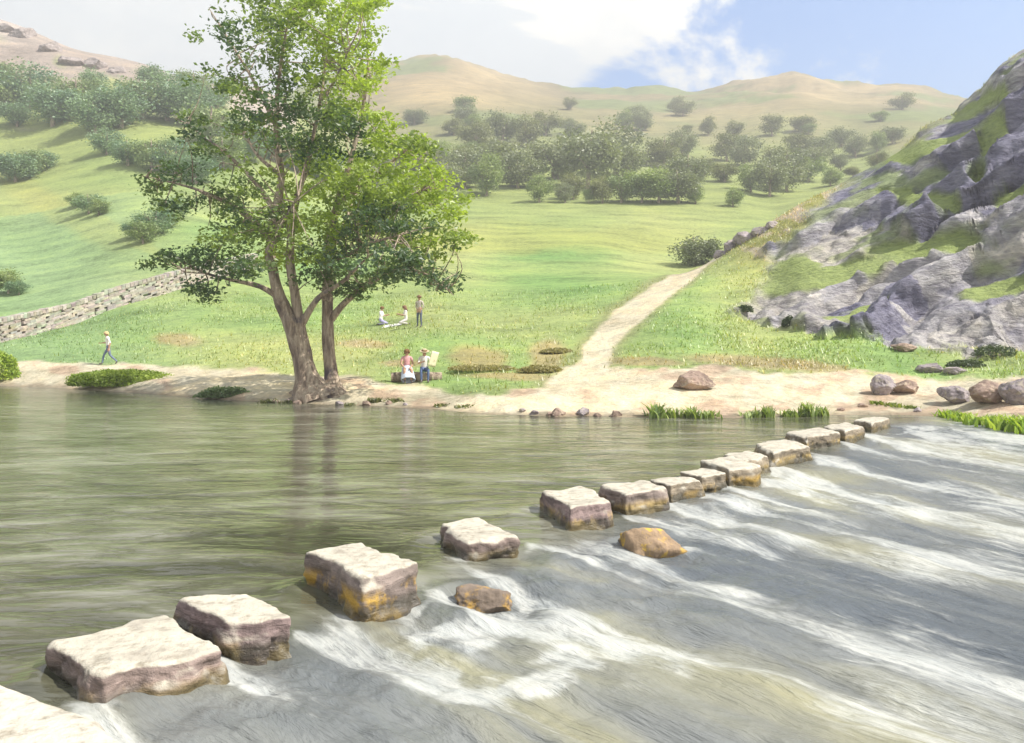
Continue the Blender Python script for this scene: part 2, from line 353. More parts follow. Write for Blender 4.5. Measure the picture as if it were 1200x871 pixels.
# crag
pleft = np.interp(py0, [40, 65, 150, 180, 210, 240, 280, 300, 330, 368, 420], [1210, 1188, 1095, 1046, 1004, 968, 925, 905, 888, 866, 866])
plow = np.interp(px, [860, 930, 1000, 1100, 1200, 2100], [372, 388, 399, 410, 416, 416])
cw = sstep(-14, 16, px - pleft + wob * 26) * sstep(-2, 4, plow - py0 + wob * 14 + wob2 * 6) * (Yv < 70)
scree = sstep(-110, -10, px - pleft) * sstep(0, 40, 330 - py0) * sstep(830, 870, px) * (Yv < 72) * (1 - cw)
gl = np.zeros(len(px))
for b in ((985, 318, 88, 11, -14), (1085, 291, 75, 12, -7), (1092, 238, 50, 15, 6), (1080, 177, 58, 10, -14), (1163, 165, 12, 50, 18), (1170, 338, 42, 11, -6), (1188, 232, 24, 10, -20), (925, 322, 16, 46, 48), (1140, 128, 30, 7, -30), (1000, 365, 40, 6, -20), (1300, 250, 80, 12, -10), (1320, 120, 80, 12, -20), (1300, 350, 80, 10, -5)):
    gl = np.maximum(gl, blob(*b, k=.8))
gl = np.clip(gl * 1.2 + .5 * sstep(.12, .36, fbm(PX3 / np.array([5., 4, 1.5]), 4, 41)), 0, 1) * cw
rock = cw * (1 - gl)
ra = math.radians(30); ca, sa = math.cos(ra), math.sin(ra)
u = X * ca + Z * sa; v = -X * sa + Z * ca                   # u along the dipping beds, v across
idx = np.where(cw > .01)[0]
q = np.stack([u[idx] / 9.0, Yv[idx] / 4.2, v[idx] / 2.1], 1); q = q + .12 * np.stack([fbm(q, 3, s) for s in (1, 2, 3)], 1)
f1, f21, cv, ctl = worley_tilt(q, 50)
q2 = np.stack([u[idx] / 2.8, Yv[idx] / 1.3, v[idx] / .6], 1); q2 = q2 + .15 * np.stack([fbm(q2, 3, s) for s in (4, 5, 6)], 1)
g1, g21, gv, gtl = worley_tilt(q2, 80)
q3 = np.stack([u[idx] / 1.0, Yv[idx] / .6, v[idx] / .32], 1); q3 = q3 + .2 * np.stack([fbm(q3, 2, s) for s in (7, 8, 9)], 1); h1_, h21_, hv_, htl_ = worley_tilt(q3, 120)
e1_, e2_ = sstep(0, .34, f21), sstep(0, .30, g21)
uu, yv_, vv_ = u[idx], Yv[idx], v[idx]
def beds(per, wv, sd_):                                     # dipping beds: each juts out and breaks off along its lower edge
    tt = vv_ / per + wv * fbm(np.stack([uu / 9, yv_ / 6, vv_ / 4], 1), 4, sd_) + .07 * fbm(np.stack([uu / 1.8, yv_ / 1.8, vv_ / 1.8], 1), 2, sd_ + 3)
    fl_ = np.floor(tt); fr = tt - fl_; hb = _h(fl_.astype(np.int64), (fl_ * 0).astype(np.int64), (np.floor(uu / (per * 5) + .5 * fl_)).astype(np.int64), sd_)
    return (1 - fr) * sstep(.0, .30, fr) , hb
b1_, hb1 = beds(2.3, .9, 160); b2_, hb2 = beds(.8, .7, 170)
dsp = b1_ * (.9 + 1.8 * hb1) + b2_ * (.15 + .5 * hb2) + (cv * .8 + ctl * .6) * e1_ + gtl * .3 * e2_ + htl_ * .10 + fbm(PX3[idx] / 7, 3, 9) * 1.0 - .6 - np.abs(fbm(np.stack([uu / 1.6, yv_ / 1.2, vv_ / .4], 1), 3, 150)) * .35
dsp *= (rock[idx] * .9 + .10 * cw[idx])
dsp += .55 * gl[idx] * 0 
fade = 1 - sstep(50, 60, Yv[idx]) * .6
dv = np.array([-.42, -.62, .66]); 
for j, A in enumerate((X, Yv, Z)): A[idx] += dv[j] * dsp * fade
cval = np.full(len(px), .5); cval[idx] = np.clip(hb1 * .45 + hb2 * .3 + cv * .25, 0, 1)
# --- ground colours (true colours of the cover)
def C(*c): return np.array(c, float)[None, :]
def mixc(a, b, m): return a + (b - a) * m[:, None]
hue = fbm(np.stack([px / 130, py0 / 34, px * 0], 1), 4, 61)[:, None]
col = C(.26, .33, .125) + hue * C(.12, .05, .04)
col = mixc(col, C(.21, .31, .14) + hue * .04, sstep(300, 60, px) * (Yv < 120))
col = mixc(col, C(.30, .315, .10), blob(600, 275, 240, 22, 0) * (Yv > 80) * .7)         # drier grass on the high meadow
col = mixc(col, C(.245, .29, .105), sstep(100, 170, Yv))
col = mixc(col, C(.34, .33, .10), np.maximum(blob(60, 240, 120, 18, 30), blob(140, 270, 90, 10, 28)) * (Yv > 80) * .3)
mh = fbm(np.stack([X / 55, Yv / 90, Z / 14], 1), 5, 93)[:, None]
col = mixc(col, C(.235, .19, .11) + hue * C(.10, .07, .04) + mh * C(.20, .15, .08), moor)
col = mixc(col, C(.17, .215, .085), moor * np.clip(sstep(.08, .26, -mh[:, 0]) + .6 * sstep(95, 165, py0), 0, 1) * .8)
col = mixc(col, C(.30, .29, .11), scree * .9)
col = mixc(col, C(.48, .40, .32), scree * sstep(.0, .35, wob2 + wob))
col = mixc(col, C(.34, .255, .15) + hue * .05, brk * .7)
col = mixc(col, C(.24, .22, .12), verge * .55)
col = mixc(col, C(.54, .48, .355) + wob2[:, None] * C(.06, .08, .09), np.maximum(sand, path))
col = mixc(col, C(.42, .27, .19), sand * sstep(.1, .35, wob + .2 * wob2) * .6)                 # reddish earth
col = mixc(col, C(.22, .18, .13), (1 - sstep(1.0, 1.03, ss + wob2 * .01)) * .8)               # wet margin
leftrock = np.maximum(leftrock, sstep(180, 210, Yv + wob * 40) * (px < 350) * (Yv < 420))
col = mixc(col, C(.34, .29, .26) + hue * .12, leftrock)
rc = C(.47, .46, .485) * (.55 + .95 * cval[:, None]); rc = mixc(rc, C(.19, .19, .28), sstep(.47, .62, cval) * .88)
rc = mixc(rc, C(.58, .55, .49), sstep(.46, .25, cval) * .75)
col = mixc(col, rc, rock)
col = mixc(col, C(.27, .34, .12) + hue * .07, gl)
col = np.clip(col, .02, .9)
# --- build, split by kind of ground
ii, jj = np.meshgrid(np.arange(NP - 1), np.arange(NS - 1), indexing='ij')
a = (ii * NS + jj).ravel(); faces = np.stack([a, a + NS, a + NS + 1, a + 1], 1)
V = np.stack([X, Yv, Z], 1)
fn = np.cross(V[faces[:, 2]] - V[faces[:, 0]], V[faces[:, 3]] - V[faces[:, 1]])
vn = np.zeros_like(V)
for k in range(4): np.add.at(vn, faces[:, k], fn)
vn /= np.linalg.norm(vn, axis=1)[:, None] + 1e-12
fm = lambda A: A[faces].mean(1)
cls = np.full(len(faces), 0)
fY, fpx = fm(Yv), fm(px)
cls[fY > 175] = 1; cls[fm(sand) > .5] = 2; cls[fm(path) > .5] = 3; cls[fm(cw) > .35] = 4; cls[fm(ss) < .985] = 5
for kk, nm in ((0, 'meadow'), (1, 'hills'), (2, 'river_bank'), (3, 'path'), (4, 'rock_crag'), (5, 'riverbed')):
    f = faces[cls == kk]; uq, inv = np.unique(f, return_inverse=True)
    me = mesh_np(nm, V[uq], inv.reshape(f.shape), [M['crag'] if kk == 4 else M['terrain']])
    set_col(me, 'Col', col[uq])
    if kk == 4: set_flt(me, 'rock', rock[uq])
    me.normals_split_custom_set_from_vertices([tuple(n) for n in vn[uq]])
    tag(link(nm, me), kind='structure')
Zfin = Z.reshape(NP, NS)
LOGS = np.log(gs)
def ground(x, y):
    p_ = 600 + F * x / y; sh = np.interp(p_, gpx, shore_g)
    i = float(np.clip(np.interp(p_, gpx, np.arange(NP)), 0, NP - 1.001)); j = float(np.clip(np.interp(math.log(max(y / sh, .56)), LOGS, np.arange(NS)), 0, NS - 1.001))
    a, b = int(i), int(j); fa, fb = i - a, j - b
    return float(Zfin[a, b] * (1 - fa) * (1 - fb) + Zfin[a + 1, b] * fa * (1 - fb) + Zfin[a, b + 1] * (1 - fa) * fb + Zfin[a + 1, b + 1] * fa * fb)
def spot(px_, py_, ymin=0.0, ymax=2000):                    # ground point first met along a sight line beyond ymin
    sh = float(np.interp(px_, gpx, shore_g)); prev = None
    for s in gs:
        y = s * sh
        if y < max(ymin, sh): continue
        x = (px_ - 600) / F * y; z = ground(x, y); q_ = HY - (z - EYE) / y * F
        if q_ <= py_ or y > ymax: return Vector((x, y, z))
        prev = (x, y, z)
    return Vector(prev)

# near bank under the camera (one more bit of the setting, below the frame)
gx, gy = np.meshgrid(np.linspace(-14, 14, 90), np.linspace(-10, 3.0, 50), indexing='ij')
gz = .52 - .9 * sstep(1.9, 2.75, gy + .25 * np.sin(gx * 1.3)) + .04 * np.sin(gx * 3.1) * np.cos(gy * 2.3)
a = (np.arange(89)[:, None] * 50 + np.arange(49)[None, :]).ravel()
me = mesh_np('near_bank', np.stack([gx.ravel(), gy.ravel(), gz.ravel()], 1), np.stack([a, a + 50, a + 51, a + 1], 1), [M['terrain']])
set_col(me, 'Col', np.tile([[.42, .37, .27]], (len(me.vertices), 1))); tag(link('near_bank', me), kind='structure')

# ------------------------------------------------------------------ stepping stones
def pcorner(c, z=0.0): w = W(c[0], c[1], z); return np.array([w.x, w.y])
STONES = [  # left, front and right corner on the water, height, label
 ((57, 785), (112, 840), (265, 794), .23, 'long pale stepping stone beside the white landing slab, nearest of the row'),
 ((212, 733), (262, 766), (346, 757), .24, 'squarish cream-topped stepping stone second in the row from the landing slab'),
 ((357, 688), (425, 722), (496, 703), .36, 'tallest stepping stone, purple-shaded front with a bright ochre corner'),
 ((505, 630), (548, 656), (612, 648), .21, 'rounded stepping stone above the small ochre rock awash in the rapids'),
 ((634, 597), (668, 620), (720, 612), .29, 'bulky stepping stone just upstream of the yellow rock, grey-brown front'),
 ((702, 590), (732, 603), (784, 594), .29, 'flat pale stepping stone directly behind the large yellow rock in the rapids'),
 ((763, 579), (786, 587), (822, 580), .24, 'low stepping stone right after the one behind the yellow rock'),
 ((795, 569), (822, 577), (851, 571), .25, 'small stepping stone with mossy yellow side, mid-row, low in the water'),
 ((820, 556), (853, 570), (893, 563), .28, 'stepping stone with the brightest yellow moss on its face, mid-row'),
 ((846, 549), (873, 557), (905, 551), .28, 'narrow stepping stone tucked behind the mossy yellow one, shadowed end'),
 ((878, 535), (907, 546), (952, 538), .29, 'wide clean pale stepping stone fourth from the far bank'),
 ((920, 520), (946, 527), (986, 520), .29, 'third stepping stone from the far bank, brown front corner'),
 ((965, 511), (990, 518), (1013, 512), .27, 'second stepping stone from the far bank, small and dull'),
 ((1002, 502), (1022, 506), (1044, 500), .24, 'last stepping stone against the far sandy bank'),
]
OCH = [.30, .22, .09]
def block(name, mat, A, U, Vv, zt, zb, seed, nexp=7.0, irr=.07, n=20):
    """weathered block: footprint centre A with half axes U, Vv; top zt, bottom zb"""
    bm = bmesh.new(); bmesh.ops.create_cube(bm, size=2)
    bmesh.ops.subdivide_edges(bm, edges=bm.edges[:], cuts=n + 12, use_grid_fill=True)
    p = np.array([v.co[:] for v in bm.verts])
    L = np.array([np.linalg.norm(U), np.linalg.norm(Vv), (zt - zb) / 2])
    rr = min(L[:2]) * .9 / nexp; w = p * L
    inn = np.clip(w, -(L - rr), L - rr); dl = w - inn; w = inn + dl / (np.linalg.norm(dl, axis=1)[:, None] + 1e-9) * rr
    off = 37.7 * seed
    d = fbm(w * 2.2 + off, 3, seed) * irr * 1.5 + fbm(w * 6 + off, 5, seed + 5) * irr * 1.0 - np.abs(fbm(w * 4.1 + off, 3, seed + 7)) ** .6 * irr * .5
    strat = fbm(np.stack([w[:, 0] * .8, w[:, 1] * .8, w[:, 2] * 9 + off], 1), 3, seed + 9) * irr * .55
    side = 1 - np.abs(p[:, 2]) ** 3
    nrm = p * np.abs(p) ** 2; nrm /= np.linalg.norm(nrm, axis=1)[:, None]
    k1, k21, kv = worley(w * 3.4 + off, seed)
    chip = (kv - .5) * irr * .8 * side
    dd = (d * .8 + chip)[:, None] * nrm * np.array([1, 1, .22]) + (strat * side)[:, None] * nrm * np.array([1, 1, 0])
    w = w + dd
    # corners of the footprint nibbled differently
    th = np.arctan2(p[:, 1], p[:, 0]); sc = 1 + .07 * np.sin(2 * th + seed) + .06 * np.sin(3 * th + seed * 1.7) + .03 * np.sin(5 * th + seed * 2.9)
    w[:, :2] *= sc[:, None]
    flare = 1 - .10 * (p[:, 2] - .3)                        # a little narrower on top
    w[:, :2] *= flare[:, None]
    ux, uy = U / L[0], Vv / L[1]
    for v, q in zip(bm.verts, w): v.co = (q[0] * ux[0] + q[1] * uy[0], q[0] * ux[1] + q[1] * uy[1], q[2] + (zt + zb) / 2)
    for f in bm.faces: f.smooth = True
    me = bpy.data.meshes.new(name); bm.to_mesh(me); bm.free(); me.materials.append(mat)
    o = link(name, me); o.location = (A[0], A[1], 0); return o
stone_info = []
for i, (l, f, r, h, lab) in enumerate(STONES):
    h *= .88
    Lc, Fc, Rc = pcorner(l), pcorner(f), pcorner(r)
    U = (Rc - Fc) / 2; Vv = (Lc - Fc) / 2; A = Fc + U + Vv
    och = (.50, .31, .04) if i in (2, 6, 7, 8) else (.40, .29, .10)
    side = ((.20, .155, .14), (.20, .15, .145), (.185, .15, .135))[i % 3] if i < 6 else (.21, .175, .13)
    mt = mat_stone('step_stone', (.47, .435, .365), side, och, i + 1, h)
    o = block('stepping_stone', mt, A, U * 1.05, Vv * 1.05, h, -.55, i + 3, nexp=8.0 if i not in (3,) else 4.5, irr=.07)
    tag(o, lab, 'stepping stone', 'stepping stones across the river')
    stone_info.append((A, max(np.linalg.norm(U), np.linalg.norm(Vv))))
# landing slab at the near corner
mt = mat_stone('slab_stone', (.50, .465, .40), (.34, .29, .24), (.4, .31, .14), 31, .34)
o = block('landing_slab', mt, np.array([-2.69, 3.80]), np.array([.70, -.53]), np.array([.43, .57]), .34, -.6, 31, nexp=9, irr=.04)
tag(o, 'broad white landing slab at the near bank corner where the stepping stones begin', 'stone slab')

# ------------------------------------------------------------------ boulders
def boulder(name, mat, loc, dims, seed, rz=0.0, flatn=9, label='', cat='rock', group=None):
    bm = bmesh.new(); bmesh.ops.create_icosphere(bm, subdivisions=5, radius=1)
    p = np.array([v.co[:] for v in bm.verts]); rg = np.random.default_rng(seed)
    for _ in range(flatn + 8):
        n = rg.normal(size=3); n /= np.linalg.norm(n); d = rg.uniform(.5, .8)
        t = p @ n; m = t > d; p[m] -= np.outer(t[m] - d, n) * .94
    nn = p / np.linalg.norm(p, axis=1)[:, None]
    p += nn * (fbm(p * 2.2 + seed * 7.1, 4, seed) * .12 + fbm(p * 7 + seed, 4, seed + 3) * .08)[:, None]
    p *= np.array(dims) * (np.array([1.15, 1.1, .86]) if name == 'shore_boulder' else 1)
    for v, q in zip(bm.verts, p): v.co = q
    for f in bm.faces: f.smooth = True
    me = bpy.data.meshes.new(name); bm.to_mesh(me); bm.free(); me.materials.append(mat)
    o = link(name, me); o.location = loc; o.rotation_euler = (0, 0, rz); tag(o, label, cat, group); return o
A_ = W(566, 700); boulder('awash_rock', M['ochre'], (A_.x, A_.y + .15, -.13), (.42, .3, .20), 5, .3, 14, 'small dark rock with an ochre end, awash in the rapids below the rounded stone')
B_ = W(762, 640); boulder('yellow_rock', M['yellow'], (B_.x + .02, B_.y + .2, -.15), (.52, .40, .44), 12, -.4, 18, 'large yellow-brown rock standing in the rapids below the stepping stones')
def on_bank(px_, py_, up=0.0): g = spot(px_, py_, 18, 60); return Vector((g.x, g.y, g.z + up))
g = on_bank(812, 458); boulder('shore_boulder', M['brownrock'], g + Vector((0, .2, .22)), (.8, .6, .5), 21, .2, 10, 'reddish-brown boulder alone on the pale sand below the grassy slope')
g = on_bank(1040, 462); boulder('shore_boulder', M['rock'], g + Vector((-.1, 0, .28)), (.42, .4, .5), 22, .9, 10, 'upright purple-grey boulder on the sand, left of its paler neighbour')
g = on_bank(1062, 462); boulder('shore_boulder', M['brownrock'], g + Vector((.1, .1, .18)), (.5, .4, .36), 23, .3, 9, 'low brown boulder touching the upright purple-grey one on the sand')
g = on_bank(1122, 474); boulder('shore_boulder', M['rock'], g + Vector((0, .2, .28)), (.50, .5, .52), 24, .1, 10, 'dark-ended grey boulder starting the rock row near the right reeds')
g = on_bank(1158, 474); boulder('shore_boulder', M['brownrock'], g + Vector((.05, .25, .26)), (.62, .5, .5), 25, 1.0, 10, 'pale brown boulder in the middle of the rock row near the right reeds')
g = on_bank(1196, 474); boulder('shore_boulder', M['rock'], g + Vector((.1, .2, .3)), (.55, .5, .6), 26, .5, 10, 'big grey boulder at the frame edge, ending the rock row by the reeds')
g = on_bank(1092, 437); boulder('shore_boulder', M['rock'], g + Vector((0, .1, .12)), (.55, .45, .28), 27, .0, 8, 'flat mauve rock below the crag, left of two set close together')
g = on_bank(1120, 438); boulder('shore_boulder', M['rock'], g + Vector((0, .1, .1)), (.42, .4, .26), 28, .6, 8, 'flat mauve rock below the crag, right of two set close together')
g = on_bank(1062, 412); boulder('shore_boulder', M['brownrock'], g + Vector((0, .1, .15)), (.6, .5, .3), 29, .6, 8, 'grey-brown rock in the grass right at the foot of the crag')
k = 0
for (x_, y_, d_) in ((626, 486, .14), (655, 488, .20), (645, 491, .12), (683, 487, .22), (700, 489, .12), (722, 488, .16), (612, 484, .10), (455, 474, .13), (430, 475, .16), (398, 479, .14), (350, 477, .15), (322, 474, .13), (475, 476, .1), (1010, 478, .14), (985, 482, .12), (1075, 482, .13)):
    g = on_bank(x_, y_); boulder('shore_stone', M['brownrock' if k % 3 else 'rock'], g + Vector((0, 0, d_ * .25)), (d_ * 1.4, d_, d_ * .8), 60 + k, k * .7, 7, 'small brown stone lying along the waterline of the far bank', 'stone', 'small stones along the far waterline'); k += 1
for j, (x_, y_, r_) in enumerate(((62, 62, 5.5), (88, 74, 5), (112, 80, 6.5), (135, 84, 4.5), (28, 44, 6), (8, 34, 5.5))):
    g = spot(x_, y_, 150, 260); boulder('ridge_rock', M['pale'], g + Vector((0, 0, -r_ * .15)), (r_ * .8, r_ * .7, r_ * .5), 90 + j, j * 1.1, 10, 'pale pinkish rock outcrop on the skyline ridge of the wooded hillside', 'rock outcrop', 'rock outcrops on the left ridge')
for j, (x_, y_, r_) in enumerate(((845, 297, .55), (856, 290, .75), (872, 281, .85), (889, 272, .7), (905, 263, .6))):
    g = spot(x_, y_ + 3, 35, 75); boulder('ledge_rock', M['rock'], g + Vector((0, 0, r_ * .2)), (r_ * 1.2, r_, r_ * .8), 110 + j, j * .8, 10, 'grey rock on the spur crest just above the top of the path', 'rock', 'rocks along the crest above the path')

# ------------------------------------------------------------------ river
yy = np.concatenate([(EYE * F) / (np.arange(1100, 500, -12.0)), (EYE * F) / (np.arange(500, 44, -1.5)), np.linspace(50.5, 70, 12)])
wx = np.concatenate([np.arange(-1000, -60, 25), np.arange(-60, 1262, 2.6), np.arange(1262, 2200, 25)])
WX, WY = np.meshgrid(wx, yy, indexing='ij'); x = ((WX - 600) / F * WY).ravel(); y = WY.ravel()
rel = np.stack([x - P0.x, y - P0.y], 1); sd = rel @ np.array([FN.x, FN.y]); td = rel @ np.array([FD.x, FD.y])
p3 = np.stack([x, y, x * 0], 1)
wsd = sd + .35 * fbm(p3 * .9, 3, 5)
inr = sstep(-3.0, 0, td) * (1 - sstep(19.5, 23, td))
# how much open gap lies at each place along the line of stones
qd = np.hypot(x - QC.x, y - QC.y); fs = 24 - qd; qa = np.unwrap(np.arctan2(y - QC.y, x - QC.x)); qa = np.where(qa < -1.6, qa + 2 * math.pi, qa); ft = -qa * QR
tq = np.linspace(-8, 40, 400); qx, qy = P0.x + FD.x * tq - QC.x, P0.y + FD.y * tq - QC.y; qaa = np.arctan2(qy, qx)
gap = np.ones(len(x)); tl = np.where(sd > 0, np.interp(-np.arctan2(y - QC.y, x - QC.x), -qaa, tq), td)   # where the water here came over the line
for A, r in stone_info:
    t0 = (A - np.array([P0.x, P0.y])) @ np.array([FD.x, FD.y]); gap = np.minimum(gap, sstep(r * .55, r * 1.15, np.abs(tl - t0)))
drop = sstep(-.25, 1.5 , wsd - .25 * (1 - gap))
fast = sstep(-.35, .9, wsd)

stm = np.stack([fs * .42, ft * 1.9, sd * 0], 1); stm += .35 * np.stack([fbm(stm * .6, 2, 3), fbm(stm * .6, 2, 4), sd * 0], 1)
waves = fbm(stm, 4, 71) * .16 + fbm(stm * np.array([1.6, 2.6, 1]), 3, 72) * .06 + fbm(stm * np.array([.5, .35, 1]), 3, 73) * .14
decay = .45 + .55 * np.exp(-np.maximum(sd, 0) / 7)
lod = np.clip(9 / y, .25, 1)
chop = fbm(np.stack([x * 2.3, y * 2.3, sd * 0], 1), 4, 97) * .07 + fbm(np.stack([fs * 1.1, ft * 1.7, sd * 0], 1), 3, 98) * .10
zw = -.06 * drop + chop * fast * np.exp(-np.maximum(sd - .6, 0) / 4.0) * lod + waves * fast * decay * (.55 + .45 * lod) * .55
zw += (1 - fast) * (fbm(p3 * np.array([.7, 2.0, 1]), 3, 74) * .018)
# bow wave and eddy of each stone, and the two rocks
foam = np.zeros(len(x))
obst = stone_info + [(np.array([A_.x, A_.y + .15]), .35), (np.array([B_.x, B_.y + .2]), .38)]
for A, r in obst:
    dx, dy = x - A[0], y - A[1]; lx, ly = QC.x - A[0], QC.y - A[1]; ll = math.hypot(lx, ly); lx, ly = lx / ll, ly / ll; s_ = dx * lx + dy * ly; t_ = -dx * ly + dy * lx; d = np.hypot(dx, dy)
    wk = sstep(.2, .9, s_ / r) * np.exp(-np.maximum(s_, 0) / (r * 4)); edge = np.exp(-((np.abs(t_) - r * (.95 + .10 * s_)) / (r * .28)) ** 2)
    foam += .95 * wk * edge; zw += .035 * np.exp(-((d - r * 1.25) / (r * .3)) ** 2) * sstep(.3, -1, s_ / r)
    foam += .5 * np.exp(-((d - r * 1.12) / (r * .16)) ** 2) * sstep(-.6, .3, s_ / r)
    zw -= .05 * np.exp(-((s_ - r * 1.2) / (r * .7)) ** 2 - (t_ / (r * .7)) ** 2)
brk_ = fbm(np.stack([fs * .55, ft * 1.1, sd * 0], 1), 4, 95)
foam += gap * inr * sstep(-.1, .5, wsd) * np.exp(-np.maximum(sd - .4, 0) / 1.9) * (.75 + 1.1 * brk_)
foam += .9 * sstep(.05, .4, brk_) * sstep(.2, .8, sd) * np.exp(-np.maximum(sd - .5, 0) / 3.0) * inr
foam += (.22 + .60 * fbm(np.stack([fs * .13, ft * .42, sd * 0], 1), 3, 91)) * sstep(.3, 1.5, sd)
foam += .45 * np.exp(-((sd - 4.2 - .5 * np.sin(td * .9)) / .8) ** 2) * sstep(-2, 1, td) * (1 - sstep(9, 15, td))
foam += .5 * sstep(14, 19, td) * sstep(.2, 2, sd)
for (cx_, cy_, r_, w_, am) in ((606, 748, .62, .13, .8), (606, 748, .30, .10, .5), (548, 716, .42, .12, .9), (560, 770, .5, .16, .6), (665, 760, .55, .14, .5)):
    c_ = W(cx_, cy_); d = np.hypot((x - c_.x) * .8, y - c_.y) + .14 * fbm(p3 * 2.6, 3, 33); foam += am * np.exp(-((d - r_) / w_) ** 2) * (.7 + 1.2 * fbm(p3 * 4, 2, 34))
foam = np.clip(foam, 0, 1.15)
Wd = (len(wx), len(yy)); a = (np.arange(Wd[0] - 1)[:, None] * Wd[1] + np.arange(Wd[1] - 1)[None, :]).ravel()
me = mesh_np('river', np.stack([x, y, zw], 1), np.stack([a, a + Wd[1], a + Wd[1] + 1, a + 1], 1), [M['water']])
set_flt(me, 'foam', foam); set_flt(me, 'fast', fast)
at_ = me.attributes.new('flow', 'FLOAT_VECTOR', 'POINT'); at_.data.foreach_set('vector', np.stack([fs, ft, fs * 0], 1).astype(np.float32).ravel())
tag(link('river', me), kind='structure')

# ------------------------------------------------------------------ leaf and tube builders
def tube_np(path_, rads, sides=10, seed=0, rough=.1, step=None):
    P_ = np.array([tuple(p) for p in path_], float); R = np.array(rads, float)
    n = len(P_); t = np.arange(n); m = max(2, int((n - 1) * (step or 4))) + 1; ti = np.linspace(0, n - 1, m)
    Q = np.stack([cat_rom(P_[:, k], ti) for k in range(3)], 1); r = np.interp(ti, t, R)
    T = np.gradient(Q, axis=0); T /= np.linalg.norm(T, axis=1)[:, None] + 1e-9
    ref = np.array([1., 0, 0]); V_, Fc = [], []
    for i in range(m):
        ref = ref - T[i] * (ref @ T[i]); ref /= np.linalg.norm(ref) + 1e-9; b = np.cross(T[i], ref)
        for s in range(sides):
            a_ = 2 * math.pi * s / sides; V_.append(Q[i] + r[i] * (math.cos(a_) * ref + math.sin(a_) * b))
    V_ = np.array(V_)
    if rough:
        c = np.repeat(Q, sides, 0); V_ = c + (V_ - c) * (1 + rough * 2 * fbm(np.stack([V_[:, 0] * 5, V_[:, 1] * 5, V_[:, 2] * .7], 1) + seed * 5, 3, seed))[:, None]
    for i in range(m - 1):
        for s in range(sides):
            Fc.append((i * sides + s, i * sides + (s + 1) % sides, (i + 1) * sides + (s + 1) % sides, (i + 1) * sides + s))
    return V_, np.array(Fc)
def cat_rom(v, ti):
    n = len(v); i = np.clip(np.floor(ti).astype(int), 0, n - 2); f = ti - i
    p0, p1, p2, p3_ = v[np.maximum(i - 1, 0)], v[i], v[i + 1], v[np.minimum(i + 2, n - 1)]
    return .5 * (2 * p1 + (p2 - p0) * f + (2 * p0 - 5 * p1 + 4 * p2 - p3_) * f ** 2 + (3 * p1 - p0 - 3 * p2 + p3_) * f ** 3)
def join_np(parts):
    V_, F_, o = [], [], 0
    for v, f in parts: V_.append(v); F_.append(f + o); o += len(v)
    return np.concatenate(V_), np.concatenate(F_)
def leaves_np(cent, size, rng, up=.5, droop=.0, aspect=.55):
    """folded four-cornered leaves at cent (N,3)"""
    n = len(cent); d = rng.normal(size=(n, 3)); d[:, 2] = d[:, 2] * .55 - droop; d /= np.linalg.norm(d, axis=1)[:, None]
    nr = rng.normal(size=(n, 3)) * .8; nr[:, 2] += up; sd_ = np.cross(d, nr); sd_ /= np.linalg.norm(sd_, axis=1)[:, None] + 1e-9
    nn = np.cross(sd_, d); L = (size * rng.uniform(.45, 1.35, n))[:, None] if np.isscalar(size) else (size * rng.uniform(.45, 1.35, n))[:, None]
    a_ = cent - d * L * .5; b_ = cent + sd_ * L * aspect * .5 + nn * L * .12; c_ = cent + d * L * .5; e_ = cent - sd_ * L * aspect * .5 + nn * L * .12
    V_ = np.stack([a_, b_, c_, e_], 1).reshape(-1, 3); k_ = np.arange(n) * 4
    return V_, np.concatenate([np.stack([k_, k_ + 1, k_ + 2], 1), np.stack([k_, k_ + 2, k_ + 3], 1)])

# ------------------------------------------------------------------ the big tree on the bank
TY = 31.2
g0 = ground((372 - 600) / F * TY, TY)
TB = Vector(((372 - 600) / F * TY, TY, g0 - .05))
def tp(px_, py_, dy=0.0): return P(px_, py_, TY + dy)
tree = empty('broadleaf_tree', TB)
tag(tree, 'tall broadleaf tree with two pale twisted trunks and spreading roots at the water edge', 'tree')
inv = lambda v: np.asarray(v) - np.array(TB)
stems = [
 [(372, 476, -.1, .95), (366, 462, 0, .72), (359, 440, 0, .48), (351, 412, 0, .37), (340, 380, -.1, .31), (328, 350, -.1, .27), (320, 320, 0, .23), (317, 290, .2, .22), (322, 250, .3, .18), (330, 210, .3, .15), (324, 160, .2, .12), (326, 100, 0, .09), (335, 40, 0, .055), (341, 2, 0, .02)],
 [(361, 436, 0, .26), (356, 404, 0, .25), (351, 376, 0, .23), (345, 340, -.2, .2), (340, 300, -.3, .17), (345, 250, -.4, .13), (360, 190, -.5, .1), (375, 120, -.5, .07), (385, 50, -.4, .03)],
 [(388, 470, .5, .55), (389, 455, .5, .36), (388, 438, .6, .29), (385, 408, .6, .24), (384, 370, .6, .23), (384, 330, .6, .21), (385, 290, .6, .19), (395, 240, .5, .15), (410, 190, .3, .11), (425, 130, .2, .075), (432, 66, 0, .03)],
]
roots = [[(368, 462, 0, .5), (350, 470, -.2, .26), (334, 474, -.4, .16), (318, 480, -.6, .06)], [(370, 462, -.2, .45), (360, 474, -.6, .24), (352, 482, -1.0, .09)], [(374, 462, -.2, .45), (376, 476, -.7, .26), (380, 484, -1.1, .1)],
         [(378, 460, 0, .42), (396, 472, -.4, .24), (412, 480, -.8, .08)], [(384, 458, .2, .4), (406, 466, 0, .2), (434, 475, -.2, .06)], [(392, 452, .6, .3), (400, 460, .6, .2), (416, 466, .8, .08)], [(362, 458, .3, .35), (344, 464, .6, .2), (330, 468, 1.0, .06)]]
